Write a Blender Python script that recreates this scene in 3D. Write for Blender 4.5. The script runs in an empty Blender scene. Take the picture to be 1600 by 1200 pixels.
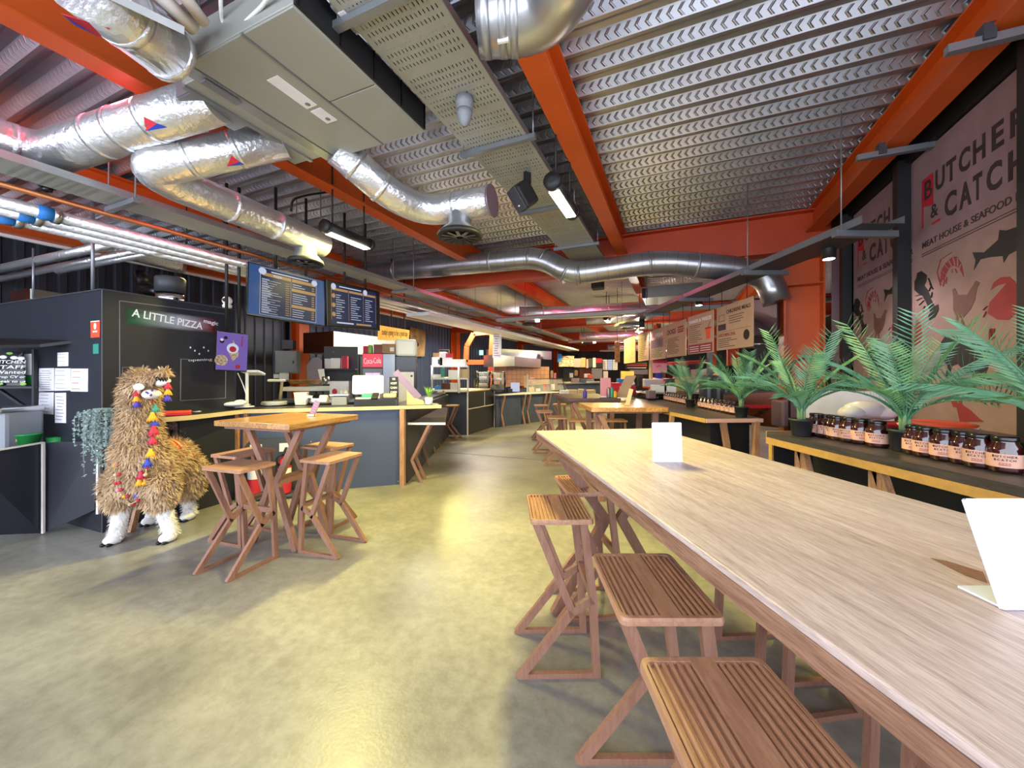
import bpy, bmesh, math, random
from mathutils import Vector, Matrix
random.seed(7)
R = math.radians
V = Vector
col = bpy.context.scene.collection
# ---- survey of the place: eye height 1.45 m; the hall axis runs 23 degrees to the right of the view
F, HX, HY, H = 600.0, 800.0, 585.0, 1.45
S_, C_ = 0.395, 0.9187
TH = -math.atan2(S_, C_)
def W(px, py, Y): return V(((px-HX)*Y/F, Y, H+(HY-py)*Y/F))
def Z(px, py, z):
    Y = F*(z-H)/(HY-py)
    return V(((px-HX)*Y/F, Y, z))
def uv(u, v, z): return V((u*S_+v*C_, u*C_-v*S_, z))
def hallhit_v(px, py, v):
    x = (px-HX)/F; z = (HY-py)/F
    k = v/(C_*x-S_)
    return (S_*x+C_)*k, H+z*k
# ---------------------------------------------------------------- materials
MT = {}
def lin(c):
    if isinstance(c, str):
        c = [int(c[i:i+2], 16)/255 for i in (0, 2, 4)]
        return [x/12.92 if x <= .04045 else ((x+.055)/1.055)**2.4 for x in c]
    return list(c)
def mat(name, c, rough=.5, metal=0., var=.12, scale=8., bump=0., bscale=None, stretch=None, emit=0., c2=None, coat=0., alpha=None, detail=4, spec=.5):
    m = bpy.data.materials.new(name); m.use_nodes = True
    nt = m.node_tree; N = nt.nodes; L = nt.links
    b = N['Principled BSDF']
    c = lin(c)
    b.inputs['Roughness'].default_value = rough
    b.inputs['Metallic'].default_value = metal
    b.inputs['Specular IOR Level'].default_value = spec
    if coat: b.inputs['Coat Weight'].default_value = coat; b.inputs['Coat Roughness'].default_value = .08
    tc = N.new('ShaderNodeTexCoord'); mp = N.new('ShaderNodeMapping')
    L.new(tc.outputs['Object'], mp.inputs['Vector'])
    if stretch: mp.inputs['Scale'].default_value = stretch
    nz = N.new('ShaderNodeTexNoise'); nz.inputs['Scale'].default_value = scale; nz.inputs['Detail'].default_value = detail
    L.new(mp.outputs['Vector'], nz.inputs['Vector'])
    rp = N.new('ShaderNodeValToRGB')
    a = [max(0, x*(1-var)) for x in c]; d = lin(c2) if c2 else [min(1, x*(1+var)) for x in c]
    rp.color_ramp.elements[0].position = .3; rp.color_ramp.elements[1].position = .7
    rp.color_ramp.elements[0].color = (*a, 1); rp.color_ramp.elements[1].color = (*d, 1)
    L.new(nz.outputs['Fac'], rp.inputs['Fac']); L.new(rp.outputs['Color'], b.inputs['Base Color'])
    if emit:
        b.inputs['Emission Strength'].default_value = emit; L.new(rp.outputs['Color'], b.inputs['Emission Color'])
    if bump:
        bp = N.new('ShaderNodeBump'); bp.inputs['Strength'].default_value = bump; bp.inputs['Distance'].default_value = .02
        n2 = nz
        if bscale:
            n2 = N.new('ShaderNodeTexNoise'); n2.inputs['Scale'].default_value = bscale; n2.inputs['Detail'].default_value = 3
            L.new(mp.outputs['Vector'], n2.inputs['Vector'])
        L.new(n2.outputs['Fac'], bp.inputs['Height']); L.new(bp.outputs['Normal'], b.inputs['Normal'])
    if alpha is not None: b.inputs['Alpha'].default_value = alpha
    MT[name] = m
    return m
def wood(name, dark, light, rough=.45, stretch=(14, 1.2, 14), bump=.12, grain=6, plank=None, coat=0., fac=.55):
    m = mat(name, light, rough, 0, .1, grain, 0, stretch=stretch, c2=light, detail=8, coat=coat)
    nt = m.node_tree; N = nt.nodes; L = nt.links; b = N['Principled BSDF']
    rp = [n for n in N if n.type == 'VALTORGB'][0]; nz = [n for n in N if n.type == 'TEX_NOISE'][0]; mp = [n for n in N if n.type == 'MAPPING'][0]
    nz.inputs['Distortion'].default_value = .6
    rp.color_ramp.elements[0].color = (*lin(dark), 1); rp.color_ramp.elements[1].color = (*lin(light), 1)
    rp.color_ramp.elements[0].position = .32; rp.color_ramp.elements[1].position = .62
    src = rp.outputs['Color']
    fine = N.new('ShaderNodeTexNoise'); fine.inputs['Scale'].default_value = grain*6; fine.inputs['Detail'].default_value = 6
    L.new(mp.outputs['Vector'], fine.inputs['Vector'])
    mx = N.new('ShaderNodeMixRGB'); mx.blend_type = 'MULTIPLY'; mx.inputs['Fac'].default_value = fac
    r2 = N.new('ShaderNodeValToRGB'); r2.color_ramp.elements[0].position = .38; r2.color_ramp.elements[1].position = .55
    r2.color_ramp.elements[0].color = (.45, .4, .38, 1)
    L.new(fine.outputs['Fac'], r2.inputs['Fac']); L.new(src, mx.inputs['Color1']); L.new(r2.outputs['Color'], mx.inputs['Color2'])
    src = mx.outputs['Color']
    if plank:                                       # boards of slightly different tone across x
        tc = [n for n in N if n.type == 'TEX_COORD'][0]
        sp = N.new('ShaderNodeSeparateXYZ'); L.new(tc.outputs['Object'], sp.inputs[0])
        ax = plank[1]
        d = N.new('ShaderNodeMath'); d.operation = 'DIVIDE'; d.inputs[1].default_value = plank[0]; L.new(sp.outputs[ax], d.inputs[0])
        fl = N.new('ShaderNodeMath'); fl.operation = 'FLOOR'; L.new(d.outputs[0], fl.inputs[0])
        wn = N.new('ShaderNodeTexWhiteNoise'); wn.noise_dimensions = '1D'; L.new(fl.outputs[0], wn.inputs['W'])
        mr = N.new('ShaderNodeMapRange'); mr.inputs['To Min'].default_value = .82; mr.inputs['To Max'].default_value = 1.12; L.new(wn.outputs['Value'], mr.inputs['Value'])
        m2 = N.new('ShaderNodeMixRGB'); m2.blend_type = 'MULTIPLY'; m2.inputs['Fac'].default_value = 1
        L.new(src, m2.inputs['Color1']); L.new(mr.outputs['Result'], m2.inputs['Color2']); src = m2.outputs['Color']
    L.new(src, b.inputs['Base Color'])
    bp = N.new('ShaderNodeBump'); bp.inputs['Strength'].default_value = bump; bp.inputs['Distance'].default_value = .004
    L.new(fine.outputs['Fac'], bp.inputs['Height']); L.new(bp.outputs['Normal'], b.inputs['Normal'])
    return m
def math_nodes(m):
    nt = m.node_tree; N = nt.nodes; L = nt.links
    def M(op, a, b=None, c=None):
        n = N.new('ShaderNodeMath'); n.operation = op
        for i, q in enumerate((a, b, c)):
            if q is None: continue
            if isinstance(q, (int, float)): n.inputs[i].default_value = q
            else: L.new(q, n.inputs[i])
        return n.outputs[0]
    tc = [n for n in N if n.type == 'TEX_COORD'][0]
    sp = N.new('ShaderNodeSeparateXYZ'); L.new(tc.outputs['Object'], sp.inputs[0])
    return M, sp.outputs, N, L
# ---------------------------------------------------------------- mesh builder
WM = {}
def wm(o): return WM.get(o.name, Matrix.Identity(4)) if o else Matrix.Identity(4)
def frame(o, x, y):
    x = V(x).normalized(); y = V(y); n = x.cross(y).normalized(); y = n.cross(x)
    return Matrix(((x.x, y.x, n.x, o[0]), (x.y, y.y, n.y, o[1]), (x.z, y.z, n.z, o[2]), (0, 0, 0, 1)))
def TR(loc, rz=0, rx=0, ry=0):
    return Matrix.Translation(loc) @ Matrix.Rotation(rz, 4, 'Z') @ Matrix.Rotation(ry, 4, 'Y') @ Matrix.Rotation(rx, 4, 'X')
_fonts = {}
class MB:
    def __init__(s): s.v = []; s.f = []; s.sm = []
    def add(s, vs, fs, smooth=False, M=None):
        k = len(s.v)
        s.v += [(M @ V(p)) if M else V(p) for p in vs]
        s.f += [tuple(i+k for i in f) for f in fs]; s.sm += [smooth]*len(fs)
        return s
    def box(s, c, d, M=None, bev=0.):
        x, y, z = d[0]/2, d[1]/2, d[2]/2
        if bev:
            b = min(bev, x*.9, y*.9, z*.9)
            bm = bmesh.new(); bmesh.ops.create_cube(bm, size=1)
            for q in bm.verts: q.co = V((q.co.x*d[0], q.co.y*d[1], q.co.z*d[2]))
            bmesh.ops.bevel(bm, geom=bm.edges[:], offset=b, segments=2, affect='EDGES', profile=.5)
            bm.verts.index_update()
            vs = [q.co+V(c) for q in bm.verts]; fs = [[q.index for q in f.verts] for f in bm.faces]; bm.free()
            return s.add(vs, fs, False, M)
        P = [(c[0]+i*x, c[1]+j*y, c[2]+k*z) for i in (-1, 1) for j in (-1, 1) for k in (-1, 1)]
        return s.add(P, [(0, 1, 3, 2), (4, 6, 7, 5), (0, 4, 5, 1), (2, 3, 7, 6), (0, 2, 6, 4), (1, 5, 7, 3)], False, M)
    def bar(s, a, b, w, h, up=(0, 0, 1), M=None):
        a = V(a); b = V(b); d = (b-a).normalized(); up = V(up)
        sd = d.cross(up)
        if sd.length < 1e-4: sd = d.cross(V((1, 0, 0)))
        sd.normalize(); u2 = sd.cross(d).normalized()
        P = [p+sd*(i*w/2)+u2*(j*h/2) for p in (a, b) for i, j in ((-1, -1), (1, -1), (1, 1), (-1, 1))]
        return s.add(P, [(3, 2, 1, 0), (4, 5, 6, 7), (0, 1, 5, 4), (1, 2, 6, 5), (2, 3, 7, 6), (3, 0, 4, 7)], False, M)
    def tube(s, pts, r, n=12, caps=True, M=None, flat=1.):
        pts = [V(p) for p in pts]; m = len(pts)
        rr = r if isinstance(r, (list, tuple)) else [r]*m
        P = []; pu = None
        for i, p in enumerate(pts):
            d = (pts[min(i+1, m-1)]-pts[max(i-1, 0)]).normalized()
            if pu is None:
                pu = V((0, 0, 1)) if abs(d.z) < .9 else V((1, 0, 0))
            sd = d.cross(pu).normalized(); pu = sd.cross(d).normalized()
            P += [p+(sd*math.cos(2*math.pi*j/n)+pu*math.sin(2*math.pi*j/n)*flat)*rr[i] for j in range(n)]
        fs = [(i*n+j, i*n+(j+1) % n, (i+1)*n+(j+1) % n, (i+1)*n+j) for i in range(m-1) for j in range(n)]
        s.add(P, fs, True, M)
        if caps:
            k = len(s.v)
            s.f += [tuple(k-m*n+j for j in reversed(range(n))), tuple(k-n+j for j in range(n))]; s.sm += [False, False]
        return s
    def lathe(s, prof, n=20, M=None, caps=True):
        P = [(r*math.cos(2*math.pi*j/n), r*math.sin(2*math.pi*j/n), z) for r, z in prof for j in range(n)]
        m = len(prof)
        fs = [(i*n+j, i*n+(j+1) % n, (i+1)*n+(j+1) % n, (i+1)*n+j) for i in range(m-1) for j in range(n)]
        s.add(P, fs, True, M)
        if caps:
            k = len(s.v)
            s.f += [tuple(k-m*n+j for j in reversed(range(n))), tuple(k-n+j for j in range(n))]; s.sm += [False, False]
        return s
    def prism(s, poly, z0, z1, M=None):            # polygon in local xy, extruded along local z
        n = len(poly)
        a = sum(poly[i][0]*poly[(i+1) % n][1]-poly[(i+1) % n][0]*poly[i][1] for i in range(n))
        if a < 0: poly = list(reversed(poly))
        P = [(p[0], p[1], z0) for p in poly]+[(p[0], p[1], z1) for p in poly]
        fs = [tuple(reversed(range(n))), tuple(range(n, 2*n))]+[(i, (i+1) % n, n+(i+1) % n, n+i) for i in range(n)]
        return s.add(P, fs, False, M)
    def slab(s, poly, t):                          # 3D polygon thickened by t along its normal
        poly = [V(p) for p in poly]; n = len(poly)
        nn = (poly[1]-poly[0]).cross(poly[2]-poly[0]).normalized()*t
        P = poly+[p+nn for p in poly]
        fs = [tuple(reversed(range(n))), tuple(range(n, 2*n))]+[(i, (i+1) % n, n+(i+1) % n, n+i) for i in range(n)]
        return s.add(P, fs)
    def ball(s, c, r, n=12, M=None):
        rx = r if isinstance(r, (tuple, list)) else (r, r, r)
        m = n//2+1
        P = [V((c[0]+rx[0]*math.sin(math.pi*i/m)*math.cos(2*math.pi*j/n), c[1]+rx[1]*math.sin(math.pi*i/m)*math.sin(2*math.pi*j/n), c[2]-rx[2]*math.cos(math.pi*i/m))) for i in range(1, m) for j in range(n)]
        fs = [(i*n+j, i*n+(j+1) % n, (i+1)*n+(j+1) % n, (i+1)*n+j) for i in range(m-2) for j in range(n)]
        k = len(P); P += [V((c[0], c[1], c[2]-rx[2])), V((c[0], c[1], c[2]+rx[2]))]
        fs += [(k, (j+1) % n, j) for j in range(n)]+[(k+1, (m-2)*n+j, (m-2)*n+(j+1) % n) for j in range(n)]
        return s.add(P, fs, True, M)
    def text(s, body, M, w=None, h=None, ext=.0015, bold=0., align='L'):
        key = (body, bold)
        if key not in _fonts:
            cu = bpy.data.curves.new('t', 'FONT'); cu.body = body; cu.size = 1; cu.extrude = .01; cu.offset = bold; cu.resolution_u = 3
            ob = bpy.data.objects.new('t', cu); col.objects.link(ob)
            me = bpy.data.meshes.new_from_object(ob)
            _fonts[key] = ([tuple(q.co) for q in me.vertices], [tuple(p.vertices) for p in me.polygons])
            bpy.data.objects.remove(ob); bpy.data.curves.remove(cu); bpy.data.meshes.remove(me)
        vs, fs = _fonts[key]
        if not vs: return s
        x0 = min(q[0] for q in vs); x1 = max(q[0] for q in vs); y0 = min(q[1] for q in vs); y1 = max(q[1] for q in vs)
        if h is None: h = w/(x1-x0)*(y1-y0)
        if w is None: w = h/(y1-y0)*(x1-x0)
        ox = {'L': 0, 'C': -w/2, 'R': -w}[align]
        return s.add([((q[0]-x0)/(x1-x0)*w+ox, (q[1]-y0)/(y1-y0)*h, ext+q[2]/.01*ext) for q in vs], fs, False, M)
    def build(s, name, m, parent=None, world=False, M=None):
        me = bpy.data.meshes.new(name)
        vs = s.v
        if M: vs = [M @ q for q in vs]
        if world and parent: 
            inv = wm(parent).inverted(); vs = [inv @ q for q in vs]
        me.from_pydata([tuple(q) for q in vs], [], s.f)
        me.polygons.foreach_set('use_smooth', s.sm)
        me.materials.append(MT[m] if isinstance(m, str) else m); me.update()
        o = bpy.data.objects.new(name, me); col.objects.link(o)
        if parent: o.parent = parent; WM[o.name] = wm(parent)
        return o
def tag(o, label, cat, group=None, kind=None):
    o['label'] = label; o['category'] = cat
    if group: o['group'] = group
    if kind: o['kind'] = kind
    return o
def thing(name, label, cat, loc=(0, 0, 0), rz=0., group=None, rx=0., ry=0.):
    o = bpy.data.objects.new(name, None); col.objects.link(o); o.empty_display_size = .1
    o.location = loc; o.rotation_euler = (rx, ry, rz)
    WM[o.name] = Matrix.Translation(loc) @ Matrix.Rotation(rz, 4, 'Z') @ Matrix.Rotation(ry, 4, 'Y') @ Matrix.Rotation(rx, 4, 'X')
    return tag(o, label, cat, group)
def solo(mb, name, m, label, cat, loc=(0, 0, 0), rz=0., group=None, world=False):
    if world:
        lo = V((min(q.x for q in mb.v)+max(q.x for q in mb.v), min(q.y for q in mb.v)+max(q.y for q in mb.v), 2*min(q.z for q in mb.v)))/2
        mb.v = [q-lo for q in mb.v]; loc = lo
    o = mb.build(name, m); o.location = loc; o.rotation_euler = (0, 0, rz)
    return tag(o, label, cat, group)
def struct(mb, name, m, loc=(0, 0, 0), rz=0.):
    o = mb.build(name, m); o.location = loc; o.rotation_euler = (0, 0, rz); o['kind'] = 'structure'; WM[o.name] = TR(loc, rz)
    return o
def dup(root, loc, rz, label=None, group=None, scale=1.):
    r = root.copy(); col.objects.link(r); r.location = loc; r.rotation_euler = (0, 0, rz); r.scale = (scale,)*3
    if label: r['label'] = label
    if group: r['group'] = group
    for ch in list(root.children):
        c = ch.copy(); col.objects.link(c); c.parent = r
        for g in ch.children:
            d = g.copy(); col.objects.link(d); d.parent = c
    return r
def arc(c, r, a0, a1, n, ax=0, ay=2):
    out = []
    for i in range(n+1):
        t = a0+(a1-a0)*i/n; p = [c[0], c[1], c[2]]; p[ax] += r*math.cos(t); p[ay] += r*math.sin(t); out.append(V(p))
    return out
def bend(pts, r, n=5):                              # round the corners of a polyline
    pts = [V(p) for p in pts]; out = [pts[0]]
    for i in range(1, len(pts)-1):
        a = (pts[i-1]-pts[i]); b = (pts[i+1]-pts[i]); q = min(r, a.length*.48, b.length*.48)
        p0 = pts[i]+a.normalized()*q; p1 = pts[i]+b.normalized()*q
        for k in range(n+1):
            t = k/n; out.append(p0*(1-t)**2+pts[i]*2*t*(1-t)+p1*t*t)
    out.append(pts[-1]); return out
# ---------------------------------------------------------------- the palette
mat('orange_paint', 'd2591a', .45, 0, .06, 3)
mat('red_orange', 'bf4318', .5, 0, .08, 3)
mat('galv', 'a9abab', .38, .75, .10, 9, .03)
mat('ac_grey', '9fa199', .45, .2, .04, 3)
mat('black_matt', '141416', .55, 0, .2, 6)
mat('black_gloss', '0d0d10', .25, 0, .2, 6)
mat('dark_panel', '24262f', .42, 0, .10, 2.2, .03, 30)
mat('navy_panel', '414b66', .5, 0, .12, 2.5, .03, 30)
mat('foil', 'e2e2e4', .30, .82, .05, 14, .40, 26)
mat('spiral', 'b4b4b8', .30, .85, .08, 5, .06, 12)
mat('steel', 'b9bbbd', .28, .95, .06, 3)
mat('chrome', 'c8c8c8', .12, 1., .04, 3)
mat('white_paint', 'e8e8e6', .5, 0, .03, 4)
mat('white_gloss', 'f2f2f2', .25, 0, .02, 4)
mat('white_plastic', 'ecebe4', .4, 0, .03, 5)
mat('paper', 'e9e6ea', .7, 0, .04, 5)
mat('grey_plastic', '84878d', .5, 0, .06, 4)
mat('dark_grey', '3b3d42', .5, 0, .08, 4)
mat('conduit', '8d9197', .4, .6, .06, 5)
mat('copper', 'a0643c', .35, .8, .1, 5)
mat('lagging_white', 'd9cfc6', .6, 0, .06, 6)
mat('red', 'c42334', .5, 0, .08, 5)
mat('crimson', 'b81e3a', .6, 0, .1, 9)
mat('yellow', 'e5a51c', .6, 0, .1, 9)
mat('violet', '4a34a0', .65, 0, .1, 9)
mat('blue', '2740a8', .55, 0, .08, 5)
mat('bright_blue', '2d7fd0', .5, 0, .06, 5)
mat('green', '2e9c4e', .45, 0, .08, 5)
mat('teal', '2f8d78', .5, 0, .08, 5)
mat('pinkish', 'd98f9b', .6, 0, .08, 4)
mat('signal_orange', 'e2502a', .5, 0, .06, 5)
mat('cardboard', 'a98259', .8, 0, .08, 6)
mat('kraft', 'c9b489', .7, 0, .08, 6)
mat('gold_edge', 'ac8446', .45, 0, .1, 30)
mat('label_tan', 'd8a58e', .6, 0, .04, 6)
mat('ink', '17161a', .6, 0, .1, 6)
mat('ink_brown', '3a2c2c', .65, 0, .15, 10)
mat('ink_red', '8e2f33', .65, 0, .15, 10)
mat('ink_taupe', '6b4a45', .65, 0, .15, 10)
mat('poster_paper', '96797a', .8, 0, .12, 5, .05, 40, detail=8)
mat('board_tan', 'b49378', .65, 0, .06, 7)
mat('glass_brown', '35100c', .08, 0, .35, 22, coat=1.)
mat('pot_black', '1b1c1f', .55, 0, .1, 6)
mat('soil', '2a2019', .9, 0, .3, 40)
mat('frond', '417a55', .45, 0, .2, 9, c2='74a67e')
mat('frond_pale', '7c9a6a', .5, 0, .15, 9)
mat('succulent', '93a6a0', .6, 0, .25, 30)
mat('leaf_bright', '86b84a', .5, 0, .2, 12)
mat('fleece_brown', 'b5926a', .9, 0, .15, 9, c2='dcbf98')
mat('fleece_skin', 'a88862', .95, 0, .2, 20)
mat('fleece_white', 'e4e0da', .9, 0, .06, 20)
mat('fleece_grey', '8a746a', .9, 0, .15, 15)
mat('ledge_brown', '4a3f3c', .85, 0, .1, 6, spec=.1)
mat('tile_pink', 'd8a892', .35, 0, .1, 3)
mat('screen_navy', '14264f', .3, 0, .1, 2, emit=.22)
mat('screen_blue', '35578f', .3, 0, .05, 2, emit=.15)
mat('screen_black', '0a0c14', .2, 0, .3, 2, emit=.35)
mat('screen_violet', '8468c8', .3, 0, .12, 2, emit=.3)
mat('screen_white', 'd4dcf4', .5, 0, .02, 2, emit=.2)
mat('screen_gold', 'd0a068', .4, 0, .05, 2, emit=.22)
mat('screen_food', 'b8743c', .4, 0, .5, 60, emit=.2, c2='f0dcc0')
mat('screen_red', 'b8242c', .4, 0, .3, 60, emit=.45)
mat('lamp_white', 'fff6e0', .4, 0, .0, 2, emit=9.)
mat('lit_yellow', 'f2b04a', .4, 0, .16, 5, emit=.5)
mat('lit_green', '9fe8c8', .4, 0, .1, 5, emit=1.)
mat('led_red', 'ff2a48', .4, 0, .0, 5, emit=6.)
mat('fridge_glow', 'c9a8d8', .4, 0, .2, 14, emit=.6)
mat('cola_red', 'd8203a', .35, 0, .05, 6, emit=.35)
mat('brown_stain', '96764a', .7, 0, .3, 3, c2='c7a56c', detail=6)
mat('acrylic_edge', 'dfe3ee', .1, 0, .02, 5)
mat('glass', 'dfe6ea', .05, 0, .02, 3, alpha=.22)
mat('wall_blue_shaded', '2b2f38', .4, .3, .08, 2)  # slate wall colour darkened to stand for the dim near bay
mat('wall_blue', '48546e', .45, .2, .06, 2)
mat('wall_pale', '8b8090', .6, 0, .08, 2)
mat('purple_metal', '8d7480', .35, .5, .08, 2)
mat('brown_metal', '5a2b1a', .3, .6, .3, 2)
mat('bag_white', 'd8d2d6', .35, 0, .06, 9)
for k_, e_ in (('screen_navy', .75), ('screen_blue', .75), ('screen_black', .6), ('screen_violet', .6), ('screen_white', .75), ('screen_gold', .6), ('screen_food', .6), ('screen_red', .6)):
    nt_ = MT[k_].node_tree; b_ = nt_.nodes['Principled BSDF']          # lit displays: dark glass that gives off its own picture
    for l_ in list(b_.inputs['Base Color'].links): nt_.links.remove(l_)
    b_.inputs['Base Color'].default_value = (.01, .01, .012, 1); b_.inputs['Emission Strength'].default_value = e_*.7; b_.inputs['Roughness'].default_value = .3; b_.inputs['Specular IOR Level'].default_value = .03
wood('stool_wood', '9c7058', 'b08468', .42, (16, 2, 16), .05, 4, fac=.22)
wood('leg_wood', '835b49', '926a56', .5, (12, 12, 1.5), .05, 5, fac=.15)
wood('table_oak', 'bca69e', 'd8c4bc', .42, (22, 1.6, 22), .25, 3, plank=(.215, 0), fac=.42)
wood('table_oak_shaded_edge', '775240', '96705a', .5, (9, .7, 9), .2, 5)  # brown side wood with the shade of the side faces mixed in
wood('table_gold', '9c6c36', 'c8965a', .3, (14, 1.2, 14), .1, 4, plank=(.09, 0), coat=.3)
wood('table_side', '8a5c38', 'a87850', .4, (14, 1.2, 14), .1, 4, plank=(.16, 1))
wood('dark_top', '33302f', '47413e', .35, (10, 1, 10), .08, 4)
wood('post_wood', '9a6c46', 'bc8f68', .5, (12, 12, 1.5), .1, 5)
wood('bowl_wood', '8a6238', 'b88a52', .5, (6, 6, 6), .1, 4)
wood('far_table', '4e3842', '6c5058', .6, (10, 1, 10), .08, 4)
# ================================================================ camera, daylight
cam = bpy.data.cameras.new('camera'); cam.sensor_width = 36; cam.lens = F/1600*36; cam.shift_y = -(600-HY)/1600; cam.clip_start = .02
co = bpy.data.objects.new('camera', cam); col.objects.link(co); co.location = (0, 0, H); co.rotation_euler = (R(90), 0, 0)
sc = bpy.context.scene; sc.camera = co
sc.view_settings.view_transform = 'Standard'; sc.view_settings.look = 'None'; sc.view_settings.gamma = 1; sc.view_settings.use_curve_mapping = False
sc.view_settings.exposure = 0.64
sc.cycles.max_bounces = 7; sc.cycles.diffuse_bounces = 4; sc.cycles.glossy_bounces = 3; sc.cycles.transparent_max_bounces = 10
sc.cycles.sample_clamp_indirect = 6; sc.cycles.caustics_reflective = False; sc.cycles.use_denoising = True
w = bpy.data.worlds.new('daylight'); sc.world = w; w.use_nodes = True
bg = w.node_tree.nodes['Background']; bg.inputs[0].default_value = (.78, .85, 1.0, 1); bg.inputs[1].default_value = 3.9
def lamp(kind, loc, power, color, size=.1, size_y=None, rot=(0, 0, 0), spread=None):
    l = bpy.data.lights.new('lamp_light', kind); l.energy = power; l.color = color
    if kind == 'AREA':
        l.shape = 'RECTANGLE' if size_y else 'SQUARE'; l.size = size
        if size_y: l.size_y = size_y
        if spread: l.spread = spread
    elif kind == 'POINT': l.shadow_soft_size = size
    elif kind == 'SPOT': l.shadow_soft_size = size; l.spot_size = spread or R(90); l.spot_blend = .5
    o = bpy.data.objects.new('lamp_light', l); col.objects.link(o); o.location = loc; o.rotation_euler = rot
    return o
# ================================================================ the setting (local axes: x across the hall, y along it)
DZ = 3.61
U0, U1 = -1.6, 34.0
VL, VR = -8.2, 5.2
# concrete floor
m = mat('concrete', '85837a', .34, 0, .22, 1.1, .05, 60, c2='a5a296', detail=10)
M_, sp, N, L = math_nodes(m)
nt = m.node_tree; b = N['Principled BSDF']
n2 = N.new('ShaderNodeTexNoise'); n2.inputs['Scale'].default_value = 14; n2.inputs['Detail'].default_value = 8; n2.inputs['Roughness'].default_value = .7
r2 = N.new('ShaderNodeValToRGB'); r2.color_ramp.elements[0].position = .36; r2.color_ramp.elements[1].position = .62; r2.color_ramp.elements[0].color = (.55, .53, .49, 1)
L.new([n for n in N if n.type == 'MAPPING'][0].outputs[0], n2.inputs['Vector']); L.new(n2.outputs['Fac'], r2.inputs['Fac'])
mx = N.new('ShaderNodeMixRGB'); mx.blend_type = 'MULTIPLY'; mx.inputs['Fac'].default_value = .55
L.new([n for n in N if n.type == 'VALTORGB'][0].outputs[0], mx.inputs['Color1']); L.new(r2.outputs[0], mx.inputs['Color2']); L.new(mx.outputs[0], b.inputs['Base Color'])
rr = N.new('ShaderNodeMapRange'); rr.inputs['To Min'].default_value = .22; rr.inputs['To Max'].default_value = .48; L.new(n2.outputs['Fac'], rr.inputs['Value']); L.new(rr.outputs[0], b.inputs['Roughness'])
struct(MB().box(((VL+VR)/2, (U0-3+U1)/2, -.05), (VR-VL, U1-U0+3, .1)), 'floor', 'concrete', rz=TH)
# movement joint in the slab
a, c = Z(664, 704, 0), Z(880, 722, 0)
struct(MB().bar(a+V((0, 0, .001)), c+V((0, 0, .001)), .012, .003), 'trim_1', 'dark_grey')
# ribbed steel deck ceiling
m = mat('deck_metal', 'c6c8d2', .33, .9, .08, 3)
M_, sp, N, L = math_nodes(m); x, y, z = sp[0], sp[1], sp[2]
fu = M_('FRACT', M_('DIVIDE', M_('ADD', y, 100*.2075), .2075))                    # position within one rib
du = M_('ABSOLUTE', M_('SUBTRACT', fu, .125))
fv = M_('FRACT', M_('SUBTRACT', M_('DIVIDE', x, .062), M_('MULTIPLY', du, 4.2)))
msk = M_('MULTIPLY', M_('LESS_THAN', fv, .34), M_('LESS_THAN', du, .095))
hgt = M_('MULTIPLY', M_('SINE', M_('MULTIPLY', fv, math.pi/.34)), msk)
bp = N.new('ShaderNodeBump'); bp.inputs['Strength'].default_value = 1.0; bp.inputs['Distance'].default_value = .014
L.new(hgt, bp.inputs['Height']); L.new(bp.outputs[0], N['Principled BSDF'].inputs['Normal'])
mb = MB(); prof = []
n = int((U1-U0)/.2075)
for i in range(n+1):
    o = round(U0/.2075)*.2075+i*.2075
    for du_, dz in ((0, .062), (.052, 0), (.078, 0), (.088, .062), (.136, .062), (.142, .044), (.154, .044), (.160, .062)):
        prof.append((o+du_, DZ+dz))
P = [(VL, y_, z_) for y_, z_ in prof]+[(VR, y_, z_) for y_, z_ in prof]
k = len(prof)
mb.add(P, [(i, i+1, k+i+1, k+i) for i in range(k-1)])
struct(mb, 'ceiling', 'deck_metal', rz=TH)
struct(MB().box(((VL+VR)/2, (U0+U1)/2, DZ+.16), (VR-VL, U1-U0, .1)), 'roof', 'dark_grey', rz=TH)
def corrug(v, u0, u1, z0, z1, pitch=.2, d=.035, sgn=1):
    mb = MB(); pr = []; u = u0
    while u < u1:
        for a, q in ((0, 0), (.45, 0), (.55, 1), (.9, 1)): pr.append((v+sgn*d*q, u+pitch*a))
        u += pitch
    k = len(pr); P = [(a, b, z0) for a, b in pr]+[(a, b, z1) for a, b in pr]
    return mb.add(P, [(i, k+i, k+i+1, i+1) for i in range(k-1)])
struct(corrug(VL, U0-2, 6.1, 0, DZ), 'wall_left', 'wall_blue_shaded', rz=TH)  # same wall as beyond; the shade here is put into its colour
struct(corrug(VL, 6.1, U1, 0, DZ), 'wall_left', 'wall_blue', rz=TH)
struct(MB().box(((VL+VR)/2, U1, DZ/2), (VR-VL, .1, DZ)), 'wall_back', 'wall_pale', rz=TH)
struct(MB().box((VR, (6.4+U1)/2, DZ/2), (.1, U1-6.4, DZ)), 'wall_right', 'dark_panel', rz=TH)
struct(MB().box((1.95, 4.05, DZ/2), (.12, 4.3, DZ)), 'wall_right', 'black_matt', rz=TH)
struct(MB().box(((1.95+VR)/2, 6.45, DZ/2), (VR-1.95, .1, DZ)), 'wall_side', 'dark_panel', rz=TH)
struct(MB().box((1.86, 5.98, 1.6), (.06, .40, 3.2)), 'trim_2', 'wall_pale', rz=TH)
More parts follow.
